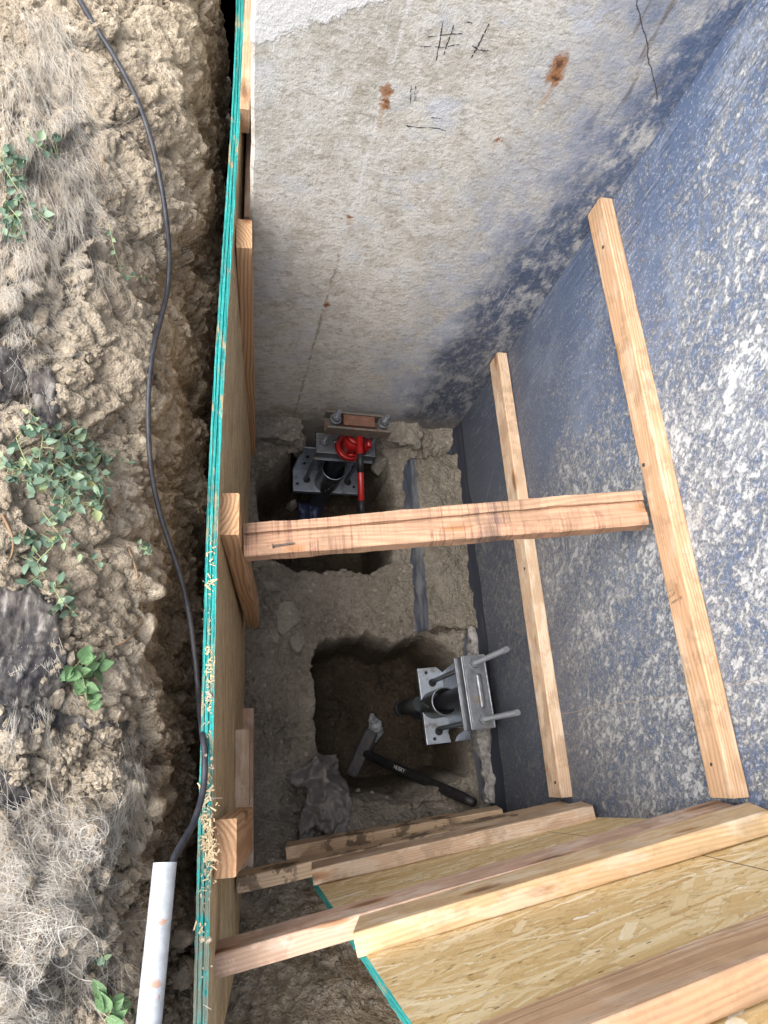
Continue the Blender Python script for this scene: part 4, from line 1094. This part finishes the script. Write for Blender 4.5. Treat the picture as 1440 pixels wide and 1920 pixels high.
M_root = plain('root_bark', (.26, .165, .095), .8, .4, 60)
def root(label, pp, r, lift=.004):
    V = []; Fc = []; tube(V, Fc, spline([on_bank(x, y) + (EYE - on_bank(x, y)).normalized() * lift for x, y in pp], 6), r, 6, .4)
    return tag(pyobj('root', V, Fc, M_root), label, 'root')
root('thin dark root hanging down the bank by the mossy stone', [(233, 1010), (246, 1040), (258, 1080), (266, 1130), (262, 1170)], .0022)
root('dark root crossing the bank above the bright weed', [(160, 1222), (190, 1215), (222, 1208), (245, 1195), (262, 1180)], .0024)
root('reddish root curling at the left edge of the fabric', [(4, 965), (14, 985), (24, 1010), (22, 1040), (10, 1060)], .003)
root('pale root dropping from the vine to the dark root', [(200, 935), (215, 965), (228, 985), (240, 1005)], .0016)
root('thin tan root in the upper bank left of the cable', [(195, 290), (190, 330), (200, 370), (192, 410)], .0014)
root('curled yellow root tip at the upper left edge', [(38, 160), (48, 178), (44, 198)], .002)

t = NT('leaf_green'); _o = t.coord(); _r = t.n('NewGeometry').outputs['Random Per Island']
_c = t.ramp(_r, [(.0, (.045, .088, .056)), (.35, (.085, .145, .096)), (.72, (.14, .205, .14)), (.93, (.19, .25, .13)), (1.0, (.27, .28, .11))])
M_leaf = t.done(_c, .5, t.bump(t.noise(_o, 160, 3, .6), .001), spec=.4)
t = NT('weed_green'); _o = t.coord(); _r = t.n('NewGeometry').outputs['Random Per Island']
M_weed = t.done(t.mix(t.noise(_o, 90, 5, .6), t.mix(_r, (.04, .10, .04), (.085, .175, .065)), (.13, .22, .10)), .55, t.bump(t.noise(_o, 120, 4, .6), .003), spec=.35)
M_stem = plain('vine_stem', (.24, .28, .14), .6, .4, 40, alt=(.24, .15, .09))
def leaf(V, Fc, base, d, nrm, L, Wd, fold, curl, R, crinkle=0.0):
    d = d.normalized(); s = d.cross(nrm).normalized(); n = s.cross(d); b = len(V)
    prof = [(0, .06), (.12, .62), (.3, .98), (.5, .92), (.7, .66), (.88, .30), (1, .02)]
    for t_, w_ in prof:
        c = base + d * (L * t_) + n * (curl * L * (t_ * t_) * -1)
        for k in (-1, -.5, 0, .5, 1):
            cr = R.uniform(-1, 1) * crinkle * L
            V.append(c + s * (Wd * w_ * k) + n * (abs(k) ** 1.5 * Wd * w_ * fold + cr))
    for i in range(len(prof) - 1):
        for k in range(4):
            a = b + i * 5 + k; Fc.append((a, a + 1, a + 6, a + 5))
def plant(label, vines, extra, mat, seed, Lr=(.010, .023), name='vine', cat='plant', crinkle=0.0, wr=(.30, .42), group=None):
    R = random.Random(seed); SV = []; SF = []; LV = []; LF = []; AP = []
    p0 = on_bank(*vines[0][0]); o = thing(name, label, cat, p0, group=group)
    for vn in vines:
        m = len(vn); pts = []
        for i, (x, y) in enumerate(vn):
            q = on_bank(x, y); pts.append(q + (EYE - q).normalized() * (.004 + .030 * math.sin(math.pi * (i + .6) / (m + .4)) * R.uniform(.5, 1.2)))
        sp_ = spline(pts, 7); AP += sp_; tube(SV, SF, [p - p0 for p in sp_], .0011, 5, .6)
        i = 2; sgn = 1
        while i < len(sp_) - 1:
            tg = (sp_[i + 1] - sp_[i - 1]).normalized(); up_ = (EYE - sp_[i]).normalized(); sd_ = tg.cross(up_).normalized() * sgn
            d = tg * R.uniform(.1, .9) + sd_ * R.uniform(.6, 1.2) + up_ * R.uniform(.0, .5)
            L_ = R.uniform(*Lr) * (1 - .35 * i / len(sp_))
            leaf(LV, LF, sp_[i] - p0, d, (up_ + Vector((R.gauss(0, .4), R.gauss(0, .4), R.gauss(0, .2)))), L_, L_ * R.uniform(*wr), R.uniform(.1, .5), R.uniform(-.1, .35), R, crinkle)
            i += R.choice((2, 3, 3, 4)); sgn = -sgn
    for poly, num, hmax in extra:
        xs = [p[0] for p in poly]; ys = [p[1] for p in poly]; k = 0
        while k < num:
            x, y = R.uniform(min(xs), max(xs)), R.uniform(min(ys), max(ys))
            if not inpoly(poly, x, y): continue
            k += 1; q = on_bank(x, y); up_ = (EYE - q).normalized(); b_ = q + up_ * R.uniform(.006, hmax)
            d = Vector((R.gauss(.25, 1), R.gauss(0, 1), R.gauss(.1, .5))); L_ = R.uniform(*Lr)
            leaf(LV, LF, b_ - p0, d, up_ + Vector((R.gauss(0, .55), R.gauss(0, .55), R.gauss(0, .3))), L_, L_ * R.uniform(*wr), R.uniform(.1, .55), R.uniform(-.1, .4), R, crinkle)
            e = b_ - p0; nr = min(AP, key=lambda q_: (q_ - b_).length) - p0; tube(SV, SF, [e, e.lerp(nr, .5) - up_ * .004, nr], .0007, 4)
    pyobj('stem', SV, SF, M_stem, o); pyobj('foliage', LV, LF, mat, o)
    return o
plant('large leafy green vine spilling over the middle of the bank', [[(60, 860), (110, 830), (150, 800), (200, 860), (262, 868)], [(40, 900), (100, 905), (160, 890), (205, 905)], [(70, 890), (80, 820), (78, 806), (110, 808), (150, 830)], [(80, 960), (110, 1000), (125, 1020), (165, 1045), (212, 1060)],
      [(60, 880), (20, 880), (0, 868)], [(75, 1000), (100, 1020), (70, 1055), (85, 1080)], [(100, 1100), (115, 1125), (140, 1148)], [(30, 820), (60, 880), (130, 930), (200, 970)], [(100, 870), (150, 850), (215, 850), (245, 870)]],
      [([(45, 850), (100, 810), (150, 815), (205, 860), (205, 910), (190, 960), (150, 975), (90, 950), (40, 910)], 210, .05), ([(40, 780), (65, 760), (75, 800), (60, 830), (40, 815)], 18, .03), ([(0, 850), (60, 850), (60, 900), (0, 900)], 16, .02), ([(35, 990), (75, 990), (70, 1100), (35, 1100)], 22, .02), ([(80, 1080), (140, 1080), (150, 1150), (100, 1160)], 16, .02), ([(75, 960), (140, 970), (130, 1020), (80, 1020)], 10, .02)], M_leaf, 4)
plant('pale green vine hanging at the upper left edge of the bank', [[(0, 300), (30, 350), (60, 390), (95, 415)], [(10, 380), (40, 420), (30, 450)], [(50, 250), (80, 280), (108, 290)]],
      [([(0, 270), (40, 290), (50, 340), (30, 400), (45, 450), (20, 455), (0, 420)], 60, .02), ([(40, 230), (110, 260), (108, 310), (60, 300)], 10, .012), ([(55, 380), (100, 400), (90, 425), (55, 415)], 10, .012)], M_leaf, 8)
plant('thin sparse vine trailing on the bank beside the cable', [[(205, 420), (215, 470), (232, 515)], [(232, 515), (262, 520), (300, 515)]], [], M_leaf, 9, (.010, .016))
plant('bright green crinkled weed on the bank below the vine', [[(140, 1250), (155, 1270), (160, 1300)]], [([(128, 1240), (165, 1235), (200, 1240), (190, 1262), (165, 1280), (185, 1310), (160, 1332), (140, 1300)], 26, .02)], M_weed, 10, (.018, .032), 'weed', 'plant', .05, (.35, .55))
plant('broad green weed leaves left of the conduit at the bottom', [[(195, 1915), (210, 1890), (205, 1865)]], [([(195, 1860), (215, 1865), (215, 1920), (195, 1920)], 5, .02), ([(245, 1850), (270, 1840), (270, 1920), (238, 1920)], 4, .02)], M_weed, 12, (.024, .040), 'weed', 'plant', .02, (.22, .34))
plant('tiny green seedling on the bank below the dark root', [[(262, 1025), (270, 1030), (282, 1038)]], [([(258, 1018), (275, 1020), (280, 1040), (262, 1040)], 6, .008)], M_leaf, 13, (.010, .015), 'weed')
plant('small seedling in the dry fibres near the bottom left', [[(190, 1790), (196, 1800)]], [([(185, 1785), (200, 1785), (200, 1815), (188, 1815)], 4, .01)], M_leaf, 14, (.012, .018), 'weed')

# ink on the timber
M_stamp = plain('stamp_ink', (.12, .085, .075), .8, .4, 400)
def wstamp(body, px, py, size, name='grade_stamp'):
    p = on_plane(px, py, 0, XR - .0392); i_ = w1.matrix_world.inverted()
    # reads across the timber, tilted with it
    X = Vector((0, 0, -1)); X = Vector((0, .12, .99)).normalized(); N = Vector((-1, 0, 0)); Y = N.cross(X)
    m = Matrix((X, Y, N)).transposed().to_4x4(); m.translation = p
    return text(name, body, size, M_stamp, w1, i_ @ m, .0001)
wstamp('KD-HT', 1259, 1117, .010); wstamp('130093-1 2E', 1268, 1126, .008); wstamp('= = = =', 1257, 1108, .006)

GROUPS = {'crosspiece': 'timbers across the near end', 'cleat': 'upright timbers on the left sheet', 'waler': 'timbers along the right wall', 'block': 'scrap blocks on the left sheet', 'ledger': 'timbers in the gap by the far wall corner',
          'rock': 'loose rocks on the bank and in the pit', 'root': 'bare roots in the bank', 'landscape_fabric': 'torn fabric pieces on the bank', 'vine': 'vines on the bank', 'weed': 'weeds on the bank', 'pier_bracket': 'pier brackets on the footings', 'broken_footing': 'broken footing pieces', 'shoring_sheet': 'strand board shoring sheets'}
for o in S.objects:
    g = GROUPS.get(o.name.split('.')[0])
    if g and o.parent is None: o['group'] = g
